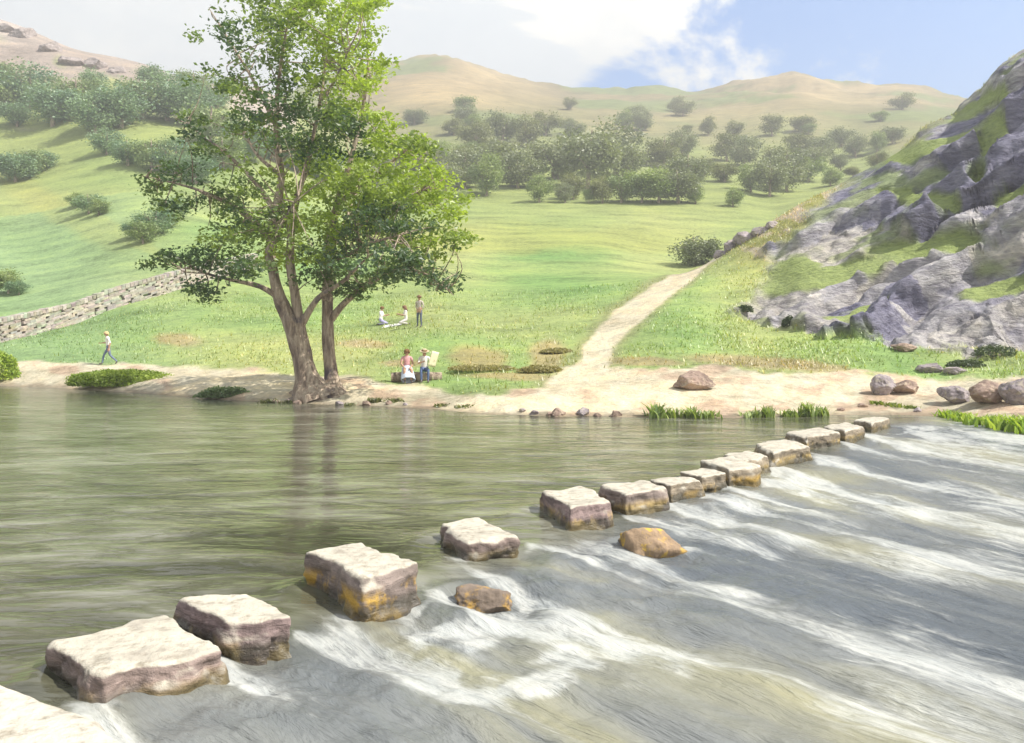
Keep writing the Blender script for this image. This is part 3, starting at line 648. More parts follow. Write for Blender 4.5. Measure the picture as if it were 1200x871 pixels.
def tubes(lst, sides, rough, drop_=False):
    out = []
    for i, br in enumerate(lst):
        pts_ = [tp(a, b, c) for a, b, c, _ in br]
        if drop_:
            for j, q_ in enumerate(pts_):
                if j: q_.z = min(q_.z, ground(q_.x, q_.y) + .10 - .12 * j)
        out.append(tube_np([inv(q_) for q_ in pts_], [r for *_, r in br], sides, i, rough))
    return join_np(out)
stems = [[(a, b, c, r * (.86 if b < 450 else 1)) for a, b, c, r in br] for br in stems]
v1, f1_ = tubes(stems, 30, .16); v2, f2_ = tubes(roots, 16, .06, True)
vv, ff = join_np([(v1, f1_), (v2, f2_)])
link('trunk', mesh_np('trunk', vv, ff, [M['bark']]), tree)
limbs = [
 [(388, 374, .6, .15), (405, 354, .4, .12), (430, 333, .1, .1), (465, 316, -.2, .075), (500, 322, -.4, .045), (532, 346, -.5, .015)],
 [(352, 384, 0, .15), (365, 360, -.3, .11), (378, 345, -.6, .09), (402, 330, -.9, .065), (432, 300, -1.2, .03)],
 [(331, 352, -.1, .13), (305, 336, -.4, .09), (270, 328, -.7, .06), (235, 318, -.9, .035), (205, 300, -1., .012)],
 [(318, 285, .1, .13), (300, 262, 0, .1), (270, 240, -.2, .075), (230, 222, -.4, .05), (192, 212, -.6, .025), (166, 206, -.7, .01)],
 [(322, 247, .2, .11), (300, 215, .4, .085), (265, 180, .6, .055), (225, 150, .7, .03), (205, 138, .8, .012)],
 [(324, 150, .2, .08), (300, 100, .4, .055), (270, 50, .5, .035), (245, 10, .6, .015)],
 [(397, 237, .5, .11), (430, 215, .4, .08), (465, 185, .2, .055), (492, 162, 0, .025)],
 [(387, 284, .6, .12), (420, 265, .9, .09), (460, 240, 1.1, .06), (512, 215, 1.2, .03)],
 [(384, 300, .6, .11), (400, 270, 1.8, .085), (412, 240, 3, .05), (420, 215, 4, .02)],
 [(319, 295, .1, .11), (330, 265, -1.3, .075), (340, 245, -2.6, .04), (352, 228, -3.6, .015)],
 [(328, 205, .3, .09), (300, 180, 1.6, .06), (285, 150, 2.8, .03)],
 [(375, 120, -.5, .06), (395, 90, -1.4, .04), (410, 55, -2, .02)],
 [(384, 305, .6, .1), (405, 300, -.8, .08), (435, 285, -2.0, .05), (470, 275, -2.8, .02)],
]
for i, br in enumerate(limbs):
    v_, f_ = tube_np([inv(tp(a, b, c)) for a, b, c, _ in br], [r for *_, r in br], 10, 20 + i, .08)
    link('branch', mesh_np('branch', v_, f_, [M['bark']]), tree)
# clumps: px, py, rx, ry, density, tone (0 shaded dark blue-green .. 1 sunlit yellow-green, light painted into leaf colour)
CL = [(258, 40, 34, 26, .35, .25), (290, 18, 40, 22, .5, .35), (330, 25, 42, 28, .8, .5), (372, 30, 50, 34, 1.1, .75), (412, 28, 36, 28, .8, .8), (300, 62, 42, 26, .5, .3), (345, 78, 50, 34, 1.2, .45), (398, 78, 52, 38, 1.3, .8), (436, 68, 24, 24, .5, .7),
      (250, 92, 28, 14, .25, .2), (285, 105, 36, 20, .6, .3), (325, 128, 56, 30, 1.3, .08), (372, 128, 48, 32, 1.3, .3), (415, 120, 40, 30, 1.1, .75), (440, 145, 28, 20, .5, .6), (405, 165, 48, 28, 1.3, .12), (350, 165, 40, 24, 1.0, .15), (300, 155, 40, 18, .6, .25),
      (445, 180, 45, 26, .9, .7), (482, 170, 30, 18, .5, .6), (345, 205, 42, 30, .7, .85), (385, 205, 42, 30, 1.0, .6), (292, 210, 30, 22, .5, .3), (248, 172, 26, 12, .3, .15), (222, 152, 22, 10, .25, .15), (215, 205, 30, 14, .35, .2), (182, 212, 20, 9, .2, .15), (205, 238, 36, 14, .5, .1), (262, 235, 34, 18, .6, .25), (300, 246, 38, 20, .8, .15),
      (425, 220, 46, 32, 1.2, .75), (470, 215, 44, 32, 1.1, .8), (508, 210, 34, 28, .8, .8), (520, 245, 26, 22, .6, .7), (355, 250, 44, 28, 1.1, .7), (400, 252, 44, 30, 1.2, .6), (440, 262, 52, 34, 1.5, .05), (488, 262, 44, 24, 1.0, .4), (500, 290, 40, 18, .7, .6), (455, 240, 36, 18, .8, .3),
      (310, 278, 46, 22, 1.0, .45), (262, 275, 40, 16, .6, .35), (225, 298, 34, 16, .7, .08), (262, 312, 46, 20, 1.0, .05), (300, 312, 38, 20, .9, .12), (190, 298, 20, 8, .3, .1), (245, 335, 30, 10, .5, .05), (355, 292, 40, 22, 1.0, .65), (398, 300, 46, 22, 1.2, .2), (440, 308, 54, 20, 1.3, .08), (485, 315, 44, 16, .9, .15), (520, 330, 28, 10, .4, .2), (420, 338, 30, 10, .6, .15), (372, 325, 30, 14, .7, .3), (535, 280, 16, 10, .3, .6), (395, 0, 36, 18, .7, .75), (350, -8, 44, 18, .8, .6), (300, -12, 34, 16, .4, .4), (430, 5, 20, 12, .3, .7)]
ct, sz, cc, twigs = [], [], [], []
allpts = np.concatenate([np.stack([cat_rom(np.array([tuple(inv(tp(a, b, c))) for a, b, c, _ in br])[:, k_], np.linspace(0, len(br) - 1, len(br) * 9)) for k_ in range(3)], 1) for br in stems + limbs]); allpts = allpts[allpts[:, 2] > 3.6]
rg = np.random.default_rng(3)
for rep in range(2):
    for (cx, cy, rx, ry, den, tone) in CL:
        if cx > 425: den *= 1.35
        halfw = max(1.0, 4.6 * math.sqrt(max(.05, 1 - ((cx - 365) / 215) ** 2)) * (.75 if cy < 60 else 1))
        dy = (-1 if rep == 0 else 1) * abs(rg.normal(0, .45)) * halfw + (-.3 if rep == 0 else .5)
        dy = float(np.clip(dy, -4.6, 4.6))
        if rep == 1: cx, cy = cx + rg.normal(-3, 7), cy + rg.normal(0, 6)
        c3 = np.array(tuple(inv(tp(cx, cy, dy)))); sc_ = (TY + dy) / F
        R3 = np.array([rx * sc_, max(rx, ry) * sc_ * .8, ry * sc_])
        nsub = int(4 + 5 * den)                               # a clump is a few sprays
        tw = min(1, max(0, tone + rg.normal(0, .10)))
        for _ in range(nsub):
            q_ = rg.normal(size=3); q_ /= np.linalg.norm(q_); sub = c3 + q_ * R3 * rg.uniform(.25, .95) ** .6
            m = int((50 if cy < 262 else 40) * (.5 + .5 * den) * rg.uniform(.6, 1.3))
            e = rg.normal(size=(m, 3)) * np.array([.25, .25, .12]) * (.6 + .4 * rx / 45)
            ct.append(sub + e); sz.append(np.full(m, .18 if tone < .4 else .20))
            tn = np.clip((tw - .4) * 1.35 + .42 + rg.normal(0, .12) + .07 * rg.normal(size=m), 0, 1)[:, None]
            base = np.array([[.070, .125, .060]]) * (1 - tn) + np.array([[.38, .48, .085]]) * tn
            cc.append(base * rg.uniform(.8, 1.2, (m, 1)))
            k_ = np.argsort(np.linalg.norm(allpts - sub + np.array([0, 0, .5]), axis=1))[rg.integers(0, 14)]; b_ = allpts[k_]
            if rg.random() < .55:
                mid = (b_ + sub) / 2 + rg.normal(0, .16, 3)
                if np.linalg.norm(b_ - sub) < 2.2: twigs.append(tube_np([b_, mid, sub], [.028, .018, .006], 5, 0, 0))
ct = np.concatenate(ct); sz = np.concatenate(sz); cc = np.concatenate(cc)
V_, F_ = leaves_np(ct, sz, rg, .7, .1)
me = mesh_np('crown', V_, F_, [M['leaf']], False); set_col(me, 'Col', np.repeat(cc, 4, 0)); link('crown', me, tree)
v_, f_ = join_np(twigs); link('twigs', mesh_np('twigs', v_, f_, [M['bark']]), tree)

# ------------------------------------------------------------------ far trees
def crown_data(seed, h, tones):
    rg_ = np.random.default_rng(seed); cs, cl = [], []
    for _ in range(rg_.integers(13, 19)):
        q_ = rg_.normal(size=3); q_ /= np.linalg.norm(q_); c_ = np.array([q_[0] * .34, q_[1] * .34, .56 + q_[2] * .30]) * rg_.uniform(.6, 1)
        c_[2] = max(c_[2], .22); m = 300; e = rg_.normal(size=(m, 3)) * np.array([.10, .10, .075]); t_ = rg_.random()
        cs.append(c_ + e); cl.append(np.tile(np.array(tones[0]) * (1 - t_) + np.array(tones[1]) * t_, (m, 1)) * rg_.uniform(.75, 1.25, (m, 1)))
    cs = np.concatenate(cs); cl = np.concatenate(cl); cs[:, 2] = np.clip(cs[:, 2], .04, 1.1)
    V_, F_ = leaves_np(cs * h, .042 * h, rg_, .5, 0, .8)
    me = mesh_np('crown', V_, F_, [M['far']], False); set_col(me, 'Col', np.repeat(cl, 4, 0)); return me
def trunk_data(seed, h):
    rg_ = np.random.default_rng(seed); parts = []
    lean = rg_.normal(0, .04, 2) * h
    parts.append(tube_np([(0, 0, -.04 * h), (lean[0] * .4, lean[1] * .4, .25 * h), (lean[0], lean[1], .75 * h)], [.035 * h, .026 * h, .008 * h], 7, seed, .1))
    for a_ in rg_.uniform(0, 6.28, 4): parts.append(tube_np([(lean[0] * .4, lean[1] * .4, .24 * h), (.14 * h * math.cos(a_), .14 * h * math.sin(a_), .42 * h), (.26 * h * math.cos(a_), .26 * h * math.sin(a_), .58 * h)], [.016 * h, .011 * h, .004 * h], 5, seed, 0))
    return mesh_np('trunk', *join_np(parts), [M['bark']])
TON = {'grey': ((.19, .22, .14), (.30, .33, .19)), 'green': ((.18, .25, .11), (.33, .40, .15)), 'blue': ((.15, .25, .16), (.28, .38, .20)), 'olive': ((.165, .185, .09), (.28, .295, .13))}
PROTO = {}
for tn, ton in TON.items():
    for j in range(3):
        PROTO[(tn, j)] = (crown_data(200 + j + 10 * len(tn), 1.0, ton), trunk_data(300 + j, 1.0))
cnt = 0
def far_tree(px_, py_, hpx, tone, label, group, ymin=95, ymax=420, wide=1.0, name='far_tree'):
    global cnt
    g = spot(px_, py_, ymin, ymax); h = hpx / F * g.y; cm, tm = PROTO[(tone, cnt % 3)]; cnt += 1
    t_ = empty(name, g, random.uniform(0, 6.28)); t_.scale = (h * wide, h * wide, h); tag(t_, label, 'tree', group)
    link('crown', cm, t_); link('trunk', tm, t_); return t_
LB = 'grey-green tree in the wooded band between the meadow and the brown moor'; GB = 'trees of the wooded band above the meadow'
band = [(505, 236, 38, 'green'), (522, 230, 60, 'grey'), (545, 222, 66, 'grey'), (570, 232, 58, 'green'), (583, 214, 66, 'grey'), (607, 222, 60, 'grey'), (632, 238, 36, 'green'), (648, 212, 72, 'grey'), (662, 238, 32, 'grey'), (672, 236, 34, 'olive'), (735, 214, 50, 'grey'), (706, 239, 46, 'olive'), (728, 238, 42, 'green'), (752, 238, 44, 'green'), (772, 238, 46, 'green'), (795, 240, 52, 'grey'), (778, 196, 44, 'olive'), (800, 184, 44, 'grey'), (806, 222, 62, 'grey'), (826, 206, 24, 'olive'), (859, 244, 24, 'green'), (558, 180, 44, 'olive'), (590, 168, 40, 'grey'), (617, 174, 44, 'olive'), (640, 160, 30, 'olive'), (852, 190, 48, 'olive'), (872, 196, 52, 'grey'), (880, 226, 46, 'green'), (902, 232, 62, 'grey'), (922, 226, 58, 'grey'), (948, 214, 34, 'green'), (935, 186, 34, 'olive'), (962, 190, 36, 'grey'), (985, 200, 30, 'grey'), (1003, 186, 36, 'grey'), (1028, 178, 32, 'green'), (1046, 170, 30, 'grey'), (905, 160, 30, 'olive'), (830, 160, 26, 'olive'), (487, 215, 50, 'olive'), (470, 238, 40, 'green'), (446, 225, 50, 'grey'), (540, 240, 22, 'green'), (690, 240, 26, 'green'), (815, 240, 30, 'green')]
for b in band: far_tree(b[0], b[1], b[2] * random.uniform(.8, 1.15), b[3], LB, GB, wide=random.uniform(.9, 1.4))
for i in range(46):
    far_tree(random.uniform(470, 1060), random.choice((random.uniform(128, 165), random.uniform(165, 225))), random.uniform(12, 30), random.choice(('olive', 'olive', 'grey', 'green')), 'small scattered olive tree on the lower slope of the brown moor', 'scattered trees on the moor slope', 110, 420, random.uniform(1.1, 1.7))
far_tree(688, 222, 92, 'grey', 'big rounded dark tree, the tallest of the wooded band above the meadow', GB, wide=.98)
far_tree(722, 206, 74, 'grey', 'dark tree leaning against the tallest one of the wooded band, on its downhill right', GB, wide=1.1)
o = far_tree(815, 311, 58, 'grey', 'bushy dark green tree standing beside the top of the pale path', None, 78, 130, 1.1, 'bushy_tree'); o.location.z -= .16 * o.scale.z
LH = 'soft blue-green tree on the steep hillside above the drystone wall'; GH = 'trees on the steep left hillside'
for b in [(8, 120, 58), (34, 128, 62), (62, 150, 62), (90, 135, 55), (112, 158, 56), (142, 150, 62), (168, 140, 60), (196, 142, 66), (222, 150, 66), (246, 172, 62), (125, 182, 36), (150, 196, 40), (178, 200, 48), (205, 205, 50), (230, 215, 46), (262, 200, 50), (288, 190, 55), (320, 190, 50), (350, 205, 50), (380, 215, 50), (20, 150, 36), (-20, 140, 60), (110, 112, 34), (180, 108, 34), (225, 116, 40), (255, 130, 40)]:
    far_tree(b[0], b[1], b[2], ('blue', 'green', 'blue')[cnt % 3], LH, GH, 90, 250, 1.2, 'hillside_tree')
for b in [(18, 214, 44), (34, 208, 38), (52, 200, 26), (88, 244, 20), (104, 252, 30), (116, 254, 22), (158, 280, 24), (168, 286, 34), (182, 276, 40), (196, 268, 26), (205, 258, 36), (10, 344, 34), (22, 346, 22)]:
    far_tree(b[0], b[1], b[2], 'green' if cnt % 2 else 'blue', 'low dark bush scattered on the grass of the steep left hillside', 'bushes on the left hillside', 60, 250, 1.35, 'hillside_bush')['category'] = 'bush'

# ------------------------------------------------------------------ low plants
def bush(name, loc, dims, n, size, c0, c1, seed, label, cat='bush', group=None, stems_=True):
    rg_ = np.random.default_rng(seed); t_ = empty(name, loc); tag(t_, label, cat, group)
    q_ = rg_.normal(size=(n, 3)); q_ /= np.linalg.norm(q_, axis=1)[:, None]; q_[:, 2] = np.abs(q_[:, 2]); q_ *= rg_.uniform(.35, 1, (n, 1)) ** .5
    lump = 1 + .28 * fbm(q_ * 2.2 + seed, 3, seed); q_ *= lump[:, None]
    V_, F_ = leaves_np(q_ * np.array(dims), size, rg_, .8, -.25, .5)
    t1 = rg_.random((n, 1)) * .6 + .4 * (.5 + fbm(q_ * 3, 2, seed)[:, None]); c_ = np.array([c0]) * (1 - t1) + np.array([c1]) * t1
    me = mesh_np('foliage', V_, F_, [M['blade']], False); set_col(me, 'Col', np.clip(np.repeat(c_, 4, 0), .005, 1)); link('foliage', me, t_)
    if stems_:
        tb = [tube_np([(0, 0, -.1), (x_ * .5, y_ * .5, z_ * .5), (x_, y_, z_)], [.03, .02, .006], 5, 0, 0) for x_, y_, z_ in (q_[:9] * np.array(dims) * .8)]
        link('stems', mesh_np('stems', *join_np(tb), [M['bark']]), t_)
    return t_
g = spot(140, 452, 20, 60); bush('grassy_mound', g + Vector((0, .3, -.05)), (2.75, 1.0, .75), 9000, .15, (.14, .22, .04), (.44, .54, .10), 1, 'long low yellow-green mound of grass at the water edge below the walking person', 'mound')
g = spot(2, 446, 20, 60); bush('round_bush', g + Vector((-.2, .1, 0)), (1.0, .9, 1.5), 3200, .17, (.18, .29, .04), (.46, .56, .07), 2, 'bright yellow-green round bush on the bank at the foot of the drystone wall end')
g = spot(262, 466, 20, 60); bush('waterside_bush', g + Vector((0, .2, 0)), (1.15, .5, .42), 2200, .13, (.12, .19, .10), (.28, .36, .18), 3, 'small dull teal bush at the waterline just left of the big tree roots')
for j, (x_, y_, rx, rz_, lab) in enumerate(((872, 368, .45, .4, 'tiny dark bush at the left tip of the crag'), (924, 384, .35, .5, 'small dark bush in the grass under the crag foot'), (1165, 418, .9, .45, 'dark green bush under the crag beside the frame edge'), (1130, 430, .7, .25, 'spreading low green plant above the rock row'))):
    g = spot(x_, y_, 25, 60); bush('crag_bush', g, (rx, rx * .8, rz_), 900, .12, (.035, .06, .03), (.10, .14, .06), 10 + j, lab)
for j, (x_, y_, rx, rz_, lab) in enumerate(((565, 434, 1.5, .22, 'broad mound of brown bracken on the meadow right of the seated couple'), (636, 436, .95, .26, 'dark brown bracken clump beside the bottom of the path'), (652, 414, .8, .2, 'smaller brown bracken clump on the meadow edge left of the path'))):
    g = spot(x_, y_, 25, 60); bush('bracken_clump', g, (rx, rx * .6, rz_), 2200, .13, (.24, .21, .09), (.44, .40, .19), 20 + j, lab, 'bracken')
# leafy waterside plants, blades
def reed(name, loc, w, h, n, seed, c0, c1, label, group):
    rg_ = np.random.default_rng(seed); V_, F_, C_ = [], [], []
    for i in range(n):
        bx = rg_.normal(0, w * .45); by = rg_.normal(0, .16); a_ = rg_.uniform(0, 6.28); hh = h * rg_.uniform(.5, 1.1); ln = rg_.uniform(.15, .95) * hh; wd = rg_.uniform(.035, .085)
        d_ = np.array([math.cos(a_), math.sin(a_) * .6, 0]); sdv = np.array([-d_[1], d_[0], 0]); b0 = np.array([bx, by, -.05]); o_ = len(V_)
        for t_ in (0, .35, .7, 1.0):
            c_ = b0 + np.array([0, 0, hh * (t_ - .18 * t_ * t_)]) + d_ * ln * t_ ** 2; w_ = wd * (1 - t_ ** 2 * .96) + .003
            V_ += [c_ - sdv * w_, c_ + sdv * w_]
        F_ += [(o_ + 2 * k_, o_ + 2 * k_ + 1, o_ + 2 * k_ + 3, o_ + 2 * k_ + 2) for k_ in range(3)]
        t1 = rg_.random(); C_ += [np.array(c0) * (1 - t1) + np.array(c1) * t1] * 8
    me = mesh_np(name, V_, F_, [M['blade']]); set_col(me, 'Col', C_)
    o = link(name, me); o.location = loc; tag(o, label, 'plant', group); return o
j = 0
for x_, y_, w_, h_ in [(768, 495, .24, .78), (788, 496, .30, .55), (810, 494, .26, .62), (830, 494, .34, .42), (880, 493, .30, .40), (900, 493, .24, .58), (925, 491, .34, .42), (946, 491, .26, .72), (963, 489, .2, .5)]:
    g = spot(x_, y_ - 2, 15, 60); reed('waterside_plant', g, w_ * .95, h_ * .72, 80, 400 + j, (.17, .25, .09), (.38, .45, .15), 'leafy green plant at the waterline left of the last stepping stones', 'row of plants along the far waterline'); j += 1
for x_, y_, w_, h_ in [(1112, 502, .30, .42), (1130, 506, .34, .40), (1150, 509, .34, .42), (1168, 510, .36, .5), (1186, 512, .36, .62), (1206, 512, .4, .62)]:
    g = spot(x_, y_ - 4, 15, 60); reed('waterside_plant', g, w_ * 1.1, h_ * .75, 110, 400 + j, (.18, .30, .04), (.44, .55, .09), 'bright lime-green tufted plant at the waterline in front of the rock row', 'plants in front of the rock row'); j += 1
for x_, y_, w_ in [(1028, 474, .25), (1045, 476, .25), (1066, 478, .2)]:
    g = spot(x_, y_, 15, 60); reed('sand_plant', g, w_, .16, 70, 400 + j, (.12, .18, .03), (.26, .30, .06), 'low olive plant sprawling on the sand in front of the purple-grey boulder', 'plants sprawling on the sand'); j += 1
for x_, y_, w_, h_ in [(316, 474, .3, .22), (338, 478, .3, .2), (440, 474, .35, .22), (462, 473, .3, .2), (410, 478, .25, .16), (520, 478, .4, .14), (548, 478, .4, .13)]:
    g = spot(x_, y_ - 2, 15, 60); reed('root_tuft', g, w_, h_, 80, 400 + j, (.09, .11, .04), (.20, .21, .07), 'short olive grass tuft at the waterline around the tree roots', 'grass tufts around the tree roots'); j += 1
# meadow grass, nobody could count it
rg = np.random.default_rng(55); V_, F_, C_ = [], [], []
sel = np.where((Yv > 26) & (Yv < 64) & (sand < .3) & (path < .3) & (cw < .6) & (px > -40) & (px < 1240) & (ss > 1.05))[0]
wgt = np.clip(fbm(np.stack([X[sel] / 3, Yv[sel] / 3, X[sel] * 0], 1), 3, 88) + .45, .03, 1) * (GY.ravel()[sel] ** 1.2); wgt /= wgt.sum()
pick = rg.choice(sel, 30000, p=wgt); nb = len(pick)
b0 = np.stack([X[pick], Yv[pick], Z[pick] - .03], 1) + rg.normal(0, .12, (nb, 3)) * np.array([1, 1, 0]); hh = rg.uniform(.05, .17, nb) * np.where(rg.random(nb) < .12, 2.0, 1.0)
an = rg.uniform(0, 6.28, nb); lean = np.stack([np.cos(an), np.sin(an), an * 0], 1); sdv = np.stack([-np.sin(an), np.cos(an), an * 0], 1) * .035
tip = b0 + lean * (hh * .6)[:, None]; tip[:, 2] += hh
V_ = np.stack([b0 - sdv, b0 + sdv, tip], 1).reshape(-1, 3); k_ = np.arange(nb) * 3
me = mesh_np('grass', V_, np.stack([k_, k_ + 1, k_ + 2], 1), [M['blade']], False)
cg = col[pick] * rg.uniform(.85, 1.6, (nb, 1)) * np.where(rg.random((nb, 1)) < .2, np.array([[1.25, 1.0, .8]]), 1); set_col(me, 'Col', np.repeat(cg, 3, 0)); tag(link('grass', me), kind='stuff', label='short meadow grass tufts on the valley floor')

# ------------------------------------------------------------------ drystone wall
def wall_build():
    rg_ = np.random.default_rng(9)
    base = [(-120, 428), (-40, 411), (0, 402), (60, 386), (120, 366), (180, 348), (225, 334), (262, 324), (300, 315)]
    pts_ = [spot(a_, b_, 44 + max(0, a_) * .06, 110) for a_, b_ in base]
    dense = []
    for a_, b_ in zip(pts_[:-1], pts_[1:]):
        n_ = max(2, int((b_ - a_).length / .62))
        for i in range(n_): dense.append(a_.lerp(b_, i / n_))
    dense.append(pts_[-1]); body, cope = [], []; cb, cc_ = [], []
    def stone(c_, t_, up, n_, l, h, w, store, cs):
        cube = np.array([(x_, y_, z_) for x_ in (-1, 1) for y_ in (-1, 1) for z_ in (-1, 1)], float)
        bev = []
        for q_ in cube:
            for ax in range(3):
                r_ = q_ * np.array([.84, .9, .78]); r_[ax] = q_[ax]; bev.append(r_)
        bev = np.array(bev) * (1 + rg_.normal(0, .05, (24, 1))); loc = bev * np.array([l / 2, w / 2, h / 2])
        store.append(np.array(c_) + loc[:, :1] * t_ + loc[:, 1:2] * n_ + loc[:, 2:3] * up)
        tone = rg_.uniform(.78, 1.12); cs.append(np.tile(np.array([.43, .40, .36]) * tone + rg_.normal(0, .02, 3), (24, 1)))
    acc = 0
    for a_, b_ in zip(dense[:-1], dense[1:]):
        d_ = np.array(tuple(b_ - a_)); L_ = np.linalg.norm(d_); t_ = d_ / L_; up = np.array([0, 0, 1.]); n_ = np.cross(t_, up); n_ /= np.linalg.norm(n_)
        za, zb = ground(a_.x, a_.y), ground(b_.x, b_.y); mid = np.array([(a_.x + b_.x) / 2, (a_.y + b_.y) / 2, (za + zb) / 2])
        for k in range(9):
            hz = -.12 + k * .147; off = rg_.uniform(-.3, .3)
            stone(mid + up * (hz + .1) + t_ * off, t_, up, n_, L_ * rg_.uniform(.75, 1.4), rg_.uniform(.13, .19), .62 - .027 * k, body, cb)
        for k in range(2): stone(mid + up * (1.24 + .06) + t_ * (k - .5) * L_ * .5, t_, up, n_, L_ * .5 * rg_.uniform(.8, 1.05), rg_.uniform(.22, .34), .5, cope, cc_)
    hullf = []
    bm = bmesh.new()
    for q_ in body[0]: bm.verts.new(q_)
    r_ = bmesh.ops.convex_hull(bm, input=bm.verts); bm.verts.index_update()
    # the face list of one bevelled stone, reused for all (24 corner points)
    cube = [(x_, y_, z_) for x_ in (-1, 1) for y_ in (-1, 1) for z_ in (-1, 1)]
    vid = {(q_, ax): i * 3 + ax for i, q_ in enumerate(cube) for ax in range(3)}
    quads, tris = [], [tuple(i * 3 + ax for ax in range(3)) for i in range(8)]
    for ax in range(3):
        o1, o2 = [a for a in range(3) if a != ax]
        for sgn in (-1, 1):
            ring = []
            for s1, s2 in ((-1, -1), (1, -1), (1, 1), (-1, 1)):
                q_ = [0, 0, 0]; q_[ax] = sgn; q_[o1] = s1; q_[o2] = s2; ring.append(vid[(tuple(q_), ax)])
            quads.append(tuple(ring))
        for s1 in (-1, 1):
            for s2 in (-1, 1):
                qa = [0, 0, 0]; qa[o1] = s1; qa[o2] = s2; qb = list(qa); qa[ax] = -1; qb[ax] = 1
                quads.append((vid[(tuple(qa), o1)], vid[(tuple(qb), o1)], vid[(tuple(qb), o2)], vid[(tuple(qa), o2)]))
    bm.free()
    tr4 = quads + []
    def mk(name, st, cs, parent, org):
        n_ = len(st); V_ = np.concatenate(st) - np.array(org); fl = []
        me = bpy.data.meshes.new(name); me.from_pydata([tuple(v) for v in V_], [], [tuple(i * 24 + k for k in f) for i in range(n_) for f in quads + tris]); me.update()
        bm_ = bmesh.new(); bm_.from_mesh(me); bmesh.ops.recalc_face_normals(bm_, faces=bm_.faces); bm_.to_mesh(me); bm_.free()
        set_col(me, 'Col', np.concatenate(cs)); me.materials.append(M['wall']); return link(name, me, parent)
    root = empty('drystone_wall', pts_[2]); tag(root, 'long grey drystone wall climbing the meadow from the left towards the big tree', 'stone wall')
    mk('wall_body', body, cb, root, pts_[2]); mk('coping', cope, cc_, root, pts_[2])
wall_build()

